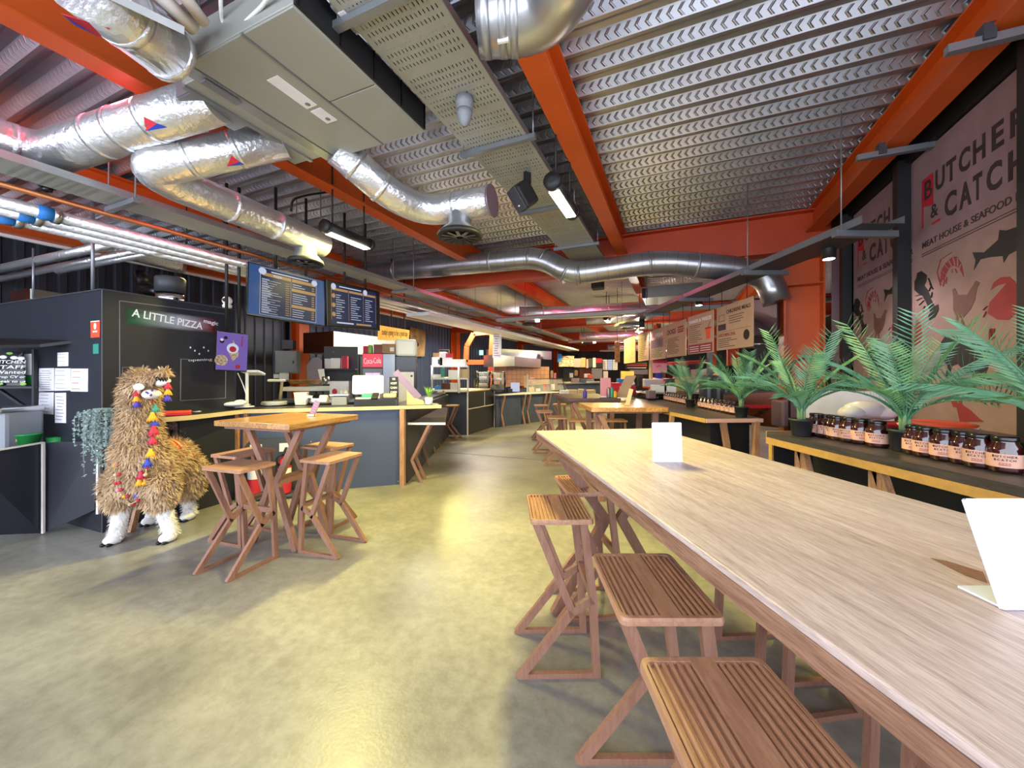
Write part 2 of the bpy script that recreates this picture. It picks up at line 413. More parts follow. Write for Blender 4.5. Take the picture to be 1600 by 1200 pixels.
# steelwork
def ibeam(mb, a, b, w, h, tf=.016, tw=.014):              # a, b = ends at the underside centre
    a = V(a); b = V(b); up = V((0, 0, 1))
    mb.bar(a+up*tf/2, b+up*tf/2, w, tf); mb.bar(a+up*(h-tf/2), b+up*(h-tf/2), w, tf); mb.bar(a+up*h/2, b+up*h/2, tw, h-2*tf)
    return mb
for v in (1.645, -.79, -3.23, -5.67):
    bm_ = ibeam(MB(), (v, U0, 3.32), (v, U1, 3.32), .165, .288)
    struct(bm_, 'beam', 'orange_paint', rz=TH)
struct(ibeam(MB(), (VL+.12, U0, 3.30), (VL+.12, U1, 3.30), .2, .3), 'beam', 'orange_paint', rz=TH)
struct(MB().box((VL+.06, (U0+U1)/2, 3.28), (.05, U1-U0, .04)), 'trim_3', 'white_paint', rz=TH)
GU = (6.2, 12.95, 19.7, 26.45)
for u in GU:
    struct(ibeam(MB(), (VL, u, 3.07), (VR if u > 7 else 1.9, u, 3.07), .24, .53, .022), 'beam', 'red_orange', rz=TH)
    # left wall column: open H section
    mb = MB(); v0 = VL+.22
    mb.box((v0-.13, u, 1.55), (.02, .26, 3.1)); mb.box((v0+.13, u, 1.55), (.02, .26, 3.1)); mb.box((v0, u, 1.55), (.26, .016, 3.1))
    struct(mb, 'column', 'orange_paint', rz=TH)
# right-hand column with its stiffeners and knee bracket
mb = MB()
mb.box((1.30, 6.2, 1.55), (.022, .30, 3.1)); mb.box((1.72, 6.2, 1.55), (.022, .30, 3.1)); mb.box((1.51, 6.2, 1.55), (.40, .016, 3.1))
for z_ in (2.62, 2.98): mb.box((1.51, 6.1, z_), (.40, .16, .016))
c_ = struct(mb, 'column', 'orange_paint', rz=TH)
struct(MB().bar((1.26, 6.12, 2.55), (.85, 6.12, 3.05), .08, .06), 'beam', 'orange_paint', rz=TH)
mb = MB()
for u in (12.95, 19.7): 
    for v0 in (1.5,): mb.box((v0, u, 1.55), (.26, .02, 3.1)); mb.box((v0-.13, u, 1.55), (.02, .26, 3.1)); mb.box((v0+.13, u, 1.55), (.02, .26, 3.1))
struct(mb, 'column', 'red_orange', rz=TH)
# chamfered orange steel frame round the opening in the left wall, far bay
pts = [(727.8, 566), (729.4, 541), (740.3, 521.4), (769.3, 519), (766.5, 566)]
mb = MB(); Yf = 13.2
q = [W(px, py, Yf) for px, py in pts]
for i in range(5): mb.bar(q[i], q[(i+1) % 5], .16, .16, up=(0, 1, 0))
mb.bar(W(766.5, 560, Yf), V((W(766.5, 560, Yf).x, Yf, 0)), .16, .16, up=(0, 1, 0))
struct(mb, 'trim_4', 'orange_paint')
# black uprights and head rail that hold the printed wall panels
mb = MB()
for u in (3.10, 4.47, 5.70): mb.box((1.82, u, 1.66), (.09, .085, 3.32))
mb.box((1.86, 4.2, 3.40), (.06, 4.2, .22))
struct(mb, 'trim_5', 'black_matt', rz=TH)
for u in (2.95, 4.12):            # short unistrut outriggers clamped under the edge beam
    t = thing('cable_outrigger', 'short channel bracket clamped under the right orange beam, ' + ('nearer the camera' if u < 3.5 else 'beside the black upright'), 'bracket', uv(u, 1.72, 3.27), TH)
    MB().box((-.02, 0, .0), (.62, .045, .045)).build('channel', 'conduit', t)
    MB().box((-.17, 0, .035), (.05, .07, .09)).build('clamp', 'dark_grey', t)
# ================================================================ luminaires
LU = []
def luminaire(u, v, label, power, z=2.87, L_=.56):
    t = thing('linear_light', label, 'light', uv(u, v, z), TH, 'black linear lights hung under the deck')
    mb = MB(); 
    mb.lathe([(.058, -L_/2), (.058, L_/2)], 16, Matrix.Translation((0, 0, .045)) @ Matrix.Rotation(R(90), 4, 'X'))
    mb.build('housing', 'black_matt', t)
    for s in (-1, 1):
        e = MB().lathe([(.02, -.028), (.068, -.022), (.068, .022), (.02, .028)], 16, Matrix.Translation((0, s*(L_/2+.02), .045)) @ Matrix.Rotation(R(90), 4, 'X')).build('end_cap', 'black_matt', t)
        MB().tube([(0, s*L_*.38, .09), (0, s*L_*.38, DZ-z)], .008, 8).build('hanger', 'black_matt', t)
    MB().box((0, 0, -.012), (.085, L_*.94, .012), bev=.004).build('diffuser', 'lamp_white', t)
    lamp('AREA', uv(u, v, z-.03), power, (1.0, .87, .27), .09, L_, (0, 0, TH), R(170))
luminaire(3.10, -.87, 'lit black linear light under the middle orange beam, beside the loudspeaker', 75)
luminaire(3.06, -3.2, 'lit black linear light above the square wooden high table', 75)
luminaire(3.0, -5.6, 'lit linear light above the black oven booth', 16)
luminaire(9.2, -5.75, 'lit linear light near the slate wall beyond the glowing yellow sign', 80)
luminaire(10.4, -1.7, 'lit linear light over the far walkway, first bay beyond the red cross beam', 110)
luminaire(15.8, -3.6, 'lit linear light over the walkway two bays away', 70)
luminaire(15.8, -.6, 'lit linear light two bays away over the communal tables', 70)
luminaire(22.6, -2.4, 'lit linear light deep in the hall, farthest away', 160)
# red accent light spilling on the duct tops, pale area lamps added to brighten the kitchens
lamp('POINT', uv(1.25, -3.45, 3.42), 14, (1, .12, .22), .08)
lamp('POINT', uv(8.2, -1.7, 3.45), 22, (1, .10, .25), .1)
lamp('POINT', uv(14.5, -1.5, 3.45), 50, (1, .12, .28), .1)
lamp('POINT', uv(21.5, -1.0, 3.4), 70, (1, .15, .3), .1)
lamp('AREA', uv(9.0, 3.6, 2.9), 90, (1, .72, .78), 1.2, None, (0, 0, TH))
lamp('AREA', uv(11.5, -6.0, 2.9), 90, (1, .93, .9), 1.2, None, (0, 0, TH))
lamp('AREA', uv(7.2, -5.2, 2.9), 90, (1, .95, .92), .8, None, (0, 0, TH))
# ================================================================ services under the deck
def duct(name, label, pts, r, m='foil', collars=(), caps=False, cat='duct', bendr=.28):
    root = thing(name, label, cat, pts[0])
    P = bend(pts, bendr)
    MB().tube(P, r, 22).build('duct_body', m, root, True)
    for (i, t) in collars:
        a, b = V(pts[i]), V(pts[i+1]); p = a.lerp(b, t); d = (b-a).normalized()
        MB().tube([p-d*.018, p+d*.018], r+.0035, 22).build('joint_band', 'foil' if m == 'foil' else 'galv', root, True)
    return root
def flag(root, a, b, c, d):                       # red and blue flow marker stuck on the lagging
    MB().slab([a, b, c], .002).build('marker_red', 'red', root, True)
    MB().slab([a, c, d], .002).build('marker_blue', 'blue', root, True)
def on_duct(pts_axis, r, px, py):                  # point where the sight line meets the near side of a duct
    o = V((0, 0, H)); d = V(((px-HX)/F, 1, (HY-py)/F)).normalized(); best = None
    for i in range(len(pts_axis)-1):
        a, b = V(pts_axis[i]), V(pts_axis[i+1]); e = (b-a).normalized()
        dp = d-e*d.dot(e); q = (o-a); qp = q-e*q.dot(e)
        A = dp.dot(dp); B = 2*dp.dot(qp); C = qp.dot(qp)-r*r
        D = B*B-4*A*C
        if D < 0: D = 0
        t = (-B-math.sqrt(D))/(2*A); p = o+d*t; s = (p-a).dot(e)
        if -.05 <= s <= (b-a).length+.05 and (best is None or t < best): best = t
    return o+d*((best or 3)-.004)
def diffuser(root, top, r, drop, rd):
    top = V(top)
    M = Matrix.Translation(top)
    MB().lathe([(r, .06), (r, -drop*.45), (rd*.86, -drop*.75), (rd*.9, -drop*.95)], 24, M).build('neck', 'galv', root, True)
    d = MB().lathe([(.0, -drop-.004), (rd*.5, -drop-.005), (rd, -drop-.02), (rd*1.04, -drop), (rd*.98, -drop+.02), (rd*.9, -drop+.03)], 28, M).build('grille_disc', 'black_matt', root, True)
    mb = MB()
    for i in range(12):
        an = i*math.pi/6; c, s = math.cos(an), math.sin(an)
        mb.bar(top+V((c*.03, s*.03, -drop-.018)), top+V((c*rd*.85, s*rd*.85, -drop-.026)), .03, .006, (0, 0, 1))
    mb.build('vane', 'black_gloss', root, True)
d1 = [Z(118, -38, 3.07), Z(268, 86, 3.10)]
rt = duct('supply_duct', 'fat silver foil duct running from the top left corner into the ceiling unit', d1, .135, collars=((0, .45), (0, .95)))
flag(rt, on_duct(d1, .136, 96, 22), on_duct(d1, .136, 172, 45), on_duct(d1, .136, 155, 58), on_duct(d1, .136, 118, 40))
MB().bar(Z(213, 12, 3.2), Z(213, 12, 2.95), .3, .03).build('hanger_strap', 'galv', rt, True)
d2 = [Z(-40, 206, 3.0), Z(72, 243, 3.0), Z(128, 224, 3.02), uv(1.52, -2.73, 3.22)]
rt = duct('supply_duct', 'bent silver foil duct leaving the left edge, first along the unit side', d2, .135, collars=((2, .15), (2, .32), (2, .55), (0, .5)), bendr=.2)
flag(rt, on_duct(d2, .136, 224, 182), on_duct(d2, .136, 245, 193), on_duct(d2, .136, 228, 205), on_duct(d2, .136, 228, 205))
MB().slab([on_duct(d2, .136, 228, 205), on_duct(d2, .136, 245, 193), on_duct(d2, .136, 261, 199)], .002).build('marker_blue', 'blue', rt, True)
d3 = [uv(1.98, -2.73, 3.22), Z(232, 262, 2.9), Z(272, 286, 2.88), Z(505, 383, 2.84)]
rt = duct('supply_duct', 'hairpin silver foil duct with a black diffuser above the blue menu screen', d3, .13, collars=((0, .35), (0, .7), (2, .3), (2, .6)), bendr=.2)
flag(rt, on_duct(d3, .131, 362, 243), on_duct(d3, .131, 374, 253), on_duct(d3, .131, 355, 260), on_duct(d3, .131, 355, 260))
MB().slab([on_duct(d3, .131, 355, 260), on_duct(d3, .131, 374, 253), on_duct(d3, .131, 382, 257)], .002).build('marker_blue', 'blue', rt, True)
p = d3[2].lerp(d3[3], .84); diffuser(rt, p-V((0, 0, .1)), .10, .15, .165)
d4 = [uv(2.20, -2.42, 3.20), Z(610, 306, 2.98), Z(668, 331, 2.96), Z(768, 314, 2.96)]
rt = duct('supply_duct', 'capped silver foil duct from the end of the ceiling unit with a black diffuser', d4, .13, collars=((0, .3), (0, .8), (2, .5)), bendr=.22)
MB().tube([d4[3], d4[3]+(d4[3]-d4[2]).normalized()*.012], .136, 22).build('end_cap', 'purple_metal', rt, True)
p = d4[2].lerp(d4[3], .52); diffuser(rt, p-V((0, 0, .1)), .11, .16, .195)
d5 = [Z(748, 30, 3.14), Z(850, 26, 3.14), Z(925, -120, 3.14)]
rt = duct('exhaust_duct', 'smooth grey steel elbow duct crossing below the middle beam at the top edge', d5, .15, 'spiral', ((0, .12), (0, .38), (0, .55)), bendr=.24)
MB().box((0, 0, 0), (.05, .012, .02), TR(on_duct(d5, .15, 786, 63), R(-12))).build('data_label', 'white_paint', rt, True)
ds = [W(548, 430, 7.4), W(700, 416, 6.57), W(845, 402, 5.92), W(892, 429, 5.75), W(1030, 409, 5.4), W(1150, 420, 5.2), W(1200, 433, 5.1), W(1214, 472, 5.05)]
rt = duct('spiral_duct', 'long spiral steel duct crossing the hall in front of the red cross beam', ds, .165, 'spiral', ((1, .5), (1, .9), (2, .1), (2, .9), (3, .1), (3, .9), (4, .5), (0, .5)), bendr=.3)
mb = MB()
for i in range(len(ds)-2):
    L_ = (ds[i+1]-ds[i]).length
    for k in range(int(L_/.14)):
        p = ds[i].lerp(ds[i+1], (k+.5)/int(L_/.14)); d = (ds[i+1]-ds[i]).normalized(); mb.tube([p-d*.003, p+d*.003], .168, 20, False)
mb.build('spiral_seam', 'conduit', rt, True)
# ceiling ducted unit (local x across the hall, y along it)
ac = thing('ceiling_air_unit', 'big flat grey ducted air unit hung under the deck at the upper left', 'air conditioner', uv(1.72, -2.09, 3.15), TH)
MB().box((0, 0, .09), (.94, 1.0, .18), bev=.006).build('casing', 'ac_grey', ac)
MB().box((.476, 0, .085), (.014, .99, .165)).build('side_grille', 'black_matt', ac)
mb = MB()
for i in range(5): MB().box((.486, -.48+i*.24, .085), (.008, .008, .16)).build('grille_bar', 'black_gloss', ac)
for i, (x0, x1, y0, y1) in enumerate(((.11, .465, -.495, .02), (.11, .465, .03, .495), (-.35, .095, -.495, .495))):
    MB().box(((x0+x1)/2, (y0+y1)/2, -.004), (x1-x0, y1-y0, .01), bev=.003).build('access_panel', 'ac_grey', ac)
mb = MB().box((.102, 0, -.008), (.012, 1.0, .012)); mb.build('panel_rail', 'conduit', ac)
MB().box((-.03, -.12, -.0105), (.09, .26, .003)).build('data_label', 'paper', ac)
MB().box((-.03, .10, -.0105), (.09, .13, .003)).build('data_label', 'paper', ac)
mb = MB()
for y_ in (-.02, .13):
    MB().lathe([(.016, -.0135), (.016, -.0125)], 14, Matrix.Translation((-.03, y_, 0))).build('label_symbol', 'conduit', ac)
mb = MB().slab([(-.47, -.5, 0), (-.36, -.5, -.012), (-.36, .5, -.012), (-.47, .5, 0)], .012); mb.build('edge_rail', 'galv', ac)
MB().box((-.405, -.30, -.02), (.05, .2, .01)).build('latch_bracket', 'conduit', ac)
MB().box((-.53, .02, .07), (.12, .86, .14), bev=.004).build('outlet_plenum', 'ac_grey', ac)
mb = MB().box((-.575, .02, .0), (.03, .86, .03)); mb.build('flange', 'conduit', ac)
for y_, n_ in ((-.20, 1), (.26, 1)):
    mb = MB(); 
    for z_ in (-.005, .145): mb.box((-.66, y_, z_), (.14, .33, .015))
    for s in (-1, 1): mb.box((-.66, y_+s*.165, .07), (.14, .015, .15))
    mb.build('spigot_frame', 'conduit', ac)
    MB().box((-.64, y_, .07), (.1, .3, .12), bev=.03).build('spigot_wrap', 'foil', ac)
for x_ in (-.4, .4):
    for y_ in (-.42, .42): MB().tube([(x_, y_, .18), (x_, y_, DZ-3.15+.05)], .006, 6).build('drop_rod', 'conduit', ac)
# white lagged pipes and flex above the near end of the unit
for i, (a, b, r) in enumerate((((236, -20), (302, 44), .035), ((262, -40), (318, 34), .028))):
    solo(MB().tube([Z(*a, 3.2), Z(*b, 3.2)], r, 14), 'lagged_pipe', 'lagging_white', ('thicker' if i == 0 else 'thinner') + ' white lagged pipe at the near end of the ceiling unit', 'pipe', world=True)
solo(MB().tube(bend([Z(344, -30, 3.3), Z(346, 40, 3.26), Z(372, 45, 3.2), Z(415, 5, 3.2), Z(430, -30, 3.2)], .08), .009, 8), 'drain_hose', 'white_paint', 'thin white hose looping over the near end of the ceiling unit', 'hose', world=True)
t = thing('isolator_box', 'small grey isolator box above the perforated tray at the top edge', 'switch', Z(548, 12, 3.3), TH)
MB().box((0, 0, 0), (.11, .16, .1), bev=.008).build('box_body', 'grey_plastic', t)
MB().box((-.02, -.02, -.052), (.04, .05, .006)).build('label_plate', 'paper', t)
MB().tube(bend([(-.05, .06, 0), (-.12, .06, -.02), (-.13, .12, .0), (-.05, .14, .02)], .04), .008, 8).build('cable_loop', 'white_paint', t)
# perforated cable tray
m = mat('tray_metal', 'a8aaa3', .45, .3, .06, 4)
M_, sp, N, L = math_nodes(m); x, y = sp[0], sp[1]
def per(src, p): return M_('ABSOLUTE', M_('SUBTRACT', M_('FRACT', M_('DIVIDE', src, p)), .5))
rowa = M_('MULTIPLY', M_('LESS_THAN', per(x, .025), .13), M_('LESS_THAN', per(y, .05), .26))
hole = M_('MULTIPLY', rowa, M_('LESS_THAN', M_('ABSOLUTE', x), .235))
hole = M_('MULTIPLY', hole, M_('GREATER_THAN', M_('FRACT', M_('DIVIDE', y, .22)), .2))
tr = N.new('ShaderNodeBsdfTransparent'); ms = N.new('ShaderNodeMixShader'); out = N['Material Output']
L.new(hole, ms.inputs[0]); L.new(N['Principled BSDF'].outputs[0], ms.inputs[1]); L.new(tr.outputs[0], ms.inputs[2]); L.new(ms.outputs[0], out.inputs['Surface'])
def tray(name, label, u0, u1, v, z, w, hs, supports, side=.05, cables=True, strut='conduit'):
    t = thing(name, label, 'cable tray', uv(u0, v, z), TH)
    L_ = u1-u0
    MB().box((0, L_/2, 0), (w, L_, .004)).build('tray_bed', 'tray_metal', t)
    for s in (-1, 1): MB().box((s*w/2, L_/2, side/2), (.004, L_, side)).build('tray_side', 'galv', t)
    if cables:
        mb = MB()
        for k in range(int(w/.045)): mb.tube([(-w/2+.03+k*.045, .02, .026), (-w/2+.03+k*.045+random.uniform(-.01, .01), L_/2, .028), (-w/2+.03+k*.045, L_-.02, .026)], .021, 6, False)
        c_ = mb.build('cable_bundle', 'black_matt', t)
    for u in supports:
        c = MB().box((0, u-u0, -.022), (w+.14, .04, .036)).build('support_channel', strut, t)
        for s in (-1, 1): MB().tube([(s*(w/2+.05), u-u0, -.03), (s*(w/2+.05), u-u0, DZ-z+.03)], .006, 6).build('drop_rod', 'conduit', t)
    return t
tray('cable_tray', 'wide perforated grey cable tray running along the middle of the ceiling', .1, 6.05, -1.29, 3.25, .50, 0, (1.45, 2.7, 3.95, 5.25))
tray('cable_tray', 'long grey cable tray on the left, above the bundle of lagged pipes', .3, 15, -3.98, 2.79, .30, 0, (1.55, 3.2, 4.9, 6.9, 9, 11))
t = thing('smoke_beacon', 'grey domed sounder fixed under the wide perforated tray', 'alarm', W(726, 166, 2.50), TH)
MB().lathe([(.058, .05), (.058, .0), (.052, -.005), (.052, -.03)], 20).build('base', 'grey_plastic', t)
MB().lathe([(.05, -.03), (.048, -.06), (.036, -.10), (.018, -.125), (.0, -.132)], 20).build('dome', 'grey_plastic', t)
t = thing('loudspeaker', 'black loudspeaker hung on a bracket under the wide perforated tray', 'speaker', W(818, 306, 3.40), R(-60))
MB().box((0, 0, 0), (.15, .17, .22), TR((0, 0, 0), 0, R(38)), bev=.03).build('cabinet', 'black_matt', t)
MB().box((0, -.09, 0), (.14, .012, .2), TR((0, 0, 0), 0, R(38)), bev=.005).build('grille', 'dark_grey', t)
MB().bar((0, .04, .06), (0, .04, .24), .06, .03).build('bracket', 'black_matt', t)
MB().box((0, -.098, -.05), (.02, .004, .012), TR((0, 0, 0), 0, R(38))).build('badge', 'white_paint', t)
# pipe runs down the left side
for i, (v, z, r, m, lab) in enumerate(((-4.40, 2.80, .022, 'copper', 'thin copper pipe beside the left cable tray'),
        (-4.50, 2.70, .048, 'foil', 'silver lagged pipe, inner one of the bundle below the left tray'),
        (-4.63, 2.68, .048, 'foil', 'silver lagged pipe, middle one of the bundle below the left tray'),
        (-4.77, 2.66, .045, 'foil', 'silver lagged pipe, outer one of the bundle below the left tray'))):
    t = thing('service_pipe', lab, 'pipe', uv(.6, v, z), TH, 'pipes along the left side')
    MB().tube([(0, 0, 0), (0, 5, 0), (0, 12.5, 0)], r, 12).build('pipe_run', m, t)
    if r > .04: 
        MB().tube([(0, .72-i*.06, 0), (0, .80-i*.06, 0)], r+.006, 14).build('blue_collar', 'bright_blue', t)
        MB().tube([(0, .80-i*.06, 0), (0, .84-i*.06, 0)], r+.016, 14).build('valve_flange', 'steel', t)
solo(MB().box((0, 0, 0), (.5, 11.5, .06)), 'trunking', 'white_paint', 'long pale trunking below the left cable tray, running to the far end', 'trunking', uv(11.5, -4.35, 2.55), TH)
for i, (a, b) in enumerate((((212, 374), (-20, 424)), ((236, 388), (-20, 440)), ((254, 392), (90, 424)))):
    solo(MB().tube([Z(*a, 2.72-.03*i), Z(*b, 2.70-.03*i)], .045-.006*i, 12), 'branch_pipe', 'foil', ('upper', 'middle', 'lowest and shortest')[i]+' silver branch pipe turning left above the oven booth', 'pipe', world=True, group='branch pipes above the booth')
rt = duct('flue_duct', 'crumpled golden foil duct behind the booth, below the pipe bundle', [W(40, 372, 5.6), W(112, 366, 5.7), W(290, 412, 6.4)], .17, 'foil', ((1, .4),))
t = thing('ceiling_sounder', 'dark grey bell shaped sounder hung under the left cable tray', 'alarm', W(74, 288, 3.3))
MB().lathe([(.075, .06), (.07, 0), (.05, -.03)], 18).build('bell', 'dark_grey', t); MB().lathe([(.035, -.03), (.03, -.06), (.0, -.065)], 14).build('lens', 'black_gloss', t)
mb = MB()
for i, (px, y0, y1, Y) in enumerate(((145, 345, 457, 3.66), (52, 418, 466, 4.2))):
    solo(MB().tube([W(px, y1, Y), W(px, y0-30, Y)], .014-.004*i, 8), 'support_post', 'conduit', ('thick' if i == 0 else 'thin')+' grey post standing on top of the black oven booth', 'post', world=True)
# hanging black power loops over the dining area
solo(MB().tube(bend([W(455, 330, 4.2), W(456, 312, 4.2), W(478, 305, 4.3), W(540, 296, 4.6)], .1), .012, 8), 'conduit_run', 'black_matt', 'black conduit run under the deck between the foil ducts', 'conduit', world=True)
# tray with spotlights over the right hand counter
t = thing('spotlight_tray', 'dark cable tray with spotlights hung above the row of menu boards', 'cable tray', (2.90, 3.0, 2.63), R(1.5))
MB().box((0, 3.3, 0), (.34, 6.6, .006)).build('tray_bed', 'dark_grey', t)
for s in (-1, 1): MB().box((s*.17, 3.3, .03), (.006, 6.6, .06)).build('tray_side', 'conduit', t)
for y_ in (.15, 1.35, 2.9, 4.4, 5.9):
    MB().box((0, y_, -.03), (.52, .05, .05)).build('support_channel', 'conduit', t)
    MB().tube([(-.2, y_, -.03), (-.2, y_, DZ-2.63)], .005, 6).build('drop_rod', 'conduit', t)
for i, (px, py, Y) in enumerate(((1295, 388, 3.6), (1092, 467, 6.0), (1003, 505, 8.3))):
    p = W(px, py, Y)
    s = thing('spotlight', ('nearest', 'middle', 'farthest')[i]+' black cylinder spotlight under the dark tray on the right', 'spotlight', p, 0, 'cylinder spotlights over the right counter')
    MB().lathe([(.055, -.10), (.055, .12), (.02, .125)], 18).build('barrel', 'black_matt', s)
    MB().lathe([(.045, -.104), (.045, -.098)], 18).build('lens', 'lamp_white', s)
    lamp('SPOT', p-V((0, 0, .12)), 22, (1, .88, .86), .05, None, (R(-12), R(-8), 0), R(110))
# ================================================================ stools and tables
def rrect(w, l, r, n=4):
    P = []
    for cx, cy, a0 in ((w/2-r, l/2-r, 0), (-w/2+r, l/2-r, 90), (-w/2+r, -l/2+r, 180), (w/2-r, -l/2+r, 270)):
        for i in range(n+1): P.append((cx+r*math.cos(R(a0+90*i/n)), cy+r*math.sin(R(a0+90*i/n))))
    return P
SH, SW, SL = .765, .30, .395
def kleg(mb, pts, w=.036, t=.026, y=0):
    """flat bent member in the xz plane with mitred joints"""
    P = [V((p[0], 0, p[1])) for p in pts]; n = len(P); Lp = []; Rp = []
    for i in range(n):
        d0 = (P[i]-P[max(i-1, 0)]); d1 = (P[min(i+1, n-1)]-P[i])
        d0 = d0.normalized() if d0.length else d1.normalized(); d1 = d1.normalized() if d1.length else d0
        m = (d0+d1).normalized(); nn = V((-m.z, 0, m.x)); q = max(.45, abs(nn.dot(V((-d1.z, 0, d1.x)))))
        Lp.append(P[i]+nn*w/2/q); Rp.append(P[i]-nn*w/2/q)
    vs = []
    for i in range(n):
        for s in (-1, 1): vs += [Lp[i]+V((0, y+s*t/2, 0)), Rp[i]+V((0, y+s*t/2, 0))]
    fs = []
    for i in range(n-1):
        a = i*4; b = a+4
        fs += [(a, b, b+1, a+1), (a+2, a+3, b+3, b+2), (a, a+2, b+2, b), (a+1, b+1, b+3, a+3)]
    fs += [(0, 1, 3, 2), (4*n-4, 4*n-2, 4*n-1, 4*n-3)]
    return mb.add(vs, fs)
def make_stool(label, group, grooves=True):
    t = thing('bar_stool', label, 'stool', (0, 0, 0), 0, group)
    mb = MB()
    if grooves:
        mb.prism(rrect(SW, SL, .022), SH-.022, SH-.010)
        o = rrect(SW, SL, .022); i_ = [(p[0]*(SW-.022)/SW, p[1]*(SL-.03)/SL) for p in o]; n = len(o)
        vs = [(*p, SH-.010) for p in o]+[(p[0]*.985, p[1]*.99, SH) for p in o]+[(*p, SH) for p in i_]+[(*p, SH-.010) for p in i_]
        fs = [(k*n+j, k*n+(j+1) % n, (k+1)*n+(j+1) % n, (k+1)*n+j) for k in range(3) for j in range(n)]
        mb.add(vs, fs)
        mb.box((0, 0, SH-.005), (.058, SL-.03, .010))
        x0, x1 = .029, (SW-.022)/2; q = (x1-x0)/6
        for s in (-1, 1):
            for k in range(6):
                xc = s*(x0+(k+.62)*q); a = q*.17
                mb.add([(xc-a*1.5, -SL/2+.016, SH-.010), (xc+a*1.5, -SL/2+.016, SH-.010), (xc+a, -SL/2+.018, SH-.0008), (xc-a, -SL/2+.018, SH-.0008),
                        (xc-a*1.5, SL/2-.016, SH-.010), (xc+a*1.5, SL/2-.016, SH-.007), (xc+a, SL/2-.018, SH-.0008), (xc-a, SL/2-.018, SH-.0008)],
                       [(0, 1, 2, 3), (7, 6, 5, 4), (3, 2, 6, 7), (1, 5, 6, 2), (0, 3, 7, 4)])
    else:
        mb.prism(rrect(SW, SL, .02), SH-.022, SH)
    mb.build('seat', 'stool_wood', t)
    for s in (-1, 1):
        kleg(MB(), [(.125, SH-.022), (-.050, .315), (-.148, .372)], y=s*.160).build('upper_leg', 'leg_wood', t)
        kleg(MB(), [(.205, .0), (-.050, .315)], y=s*.160, w=.037).build('leg', 'leg_wood', t)
        kleg(MB(), [(-.105, SH-.022), (-.150, .38), (-.168, .0)], y=s*.160).build('leg', 'leg_wood', t)
        MB().box((.018, s*.160, .012), (.37, .024, .024)).build('floor_bar', 'leg_wood', t)
    MB().box((-.149, 0, .385), (.024, .30, .04)).build('stretcher', 'leg_wood', t)
    return t
st0 = make_stool('slatted wooden stool nearest the camera, only its seat in view at the bottom edge', 'slatted stools at the long table')
st0.location = (.455, .735, 0); st0.rotation_euler = (0, 0, R(180))
dup(st0, (.455, 1.275, 0), R(180), 'slatted wooden stool second from the camera, seat fully in view beside the long table')
dup(st0, (.235, 2.0, 0), R(181), 'slatted wooden stool standing out from the long table, third from the camera')
dup(st0, (.455, 2.42, 0), R(186), 'slatted wooden stool at the far end of the long table, seat half hidden')
for x_, y_, rz, lab in ((1.30, 1.95, 4, 'wooden stool behind the long table, farthest of those seen only as legs'), (1.32, 1.45, 8, 'wooden stool behind the long table, middle one of those seen only as legs'),
        (1.30, .95, 10, 'wooden stool behind the long table, nearest of those seen only as legs')):
    dup(st0, (x_, y_, 0), R(rz), lab)
# long communal table
tb = thing('communal_table', 'long washed oak communal table filling the lower right', 'table', (.783, 1.238, 0), R(7.93))
TW, TL, TH_ = .853, 2.85, 1.07
MB().box((0, 0, TH_-.008), (TW, TL, .016), bev=.003).build('tabletop', 'table_oak', tb)
MB().box((0, 0, TH_-.036), (TW-.001, TL-.001, .040)).build('shaded_edge_band', 'table_oak_shaded_edge', tb)  # band under the top, its dark tone partly wood, partly painted shade
MB().box((0, 0, TH_-.064), (TW-.10, TL-.12, .018)).build('under_frame', 'leg_wood', tb)
for y_ in (-1.15, 1.15):
    for s in (-1, 1):
        mb = MB(); kleg(mb, [(s*.36, TH_-.07), (s*.05, .56), (s*.37, 0)], .055, .045, y=y_); mb.build('leg', 'leg_wood', tb)
vs = [Z(*p, TH_+.0004) for p in ((1454, 872), (1480, 877), (1536, 894), (1543, 911), (1508, 899))]
inv = wm(tb).inverted(); MB().slab(list(reversed([inv @ q for q in vs])), .0006).build('filled_crack', 'leg_wood', tb)
# acrylic sign holders
def sign_holder(label, loc, rz, lean, h=.168, w_=.122):
    t = thing('sign_holder', label, 'sign', loc, rz, 'acrylic sign holders')
    Mx = Matrix.Rotation(-R(lean), 4, 'X')
    MB().box((0, 0, h/2+.002), (w_, .004, h), Mx).build('sheet', 'paper', t)
    mb = MB()
    for s in (-1, 1): mb.box((s*(w_/2+.001), 0, h/2), (.003, .006, h), Mx)
    mb.box((0, 0, h), (w_, .006, .003), Mx); mb.build('acrylic_edge', 'acrylic_edge', t)
    MB().box((0, .03, .002), (w_, .065, .004)).build('foot', 'acrylic_edge', t)
    return t
p = Z(1043, 722, 1.071); sign_holder('small blank white sign standing at the far end of the long table', p, R(0), 4)
p = V((.853, .62, 1.071)); sg = sign_holder('white sign holder leaning at the right edge on the near end of the long table', p, 0, 18)
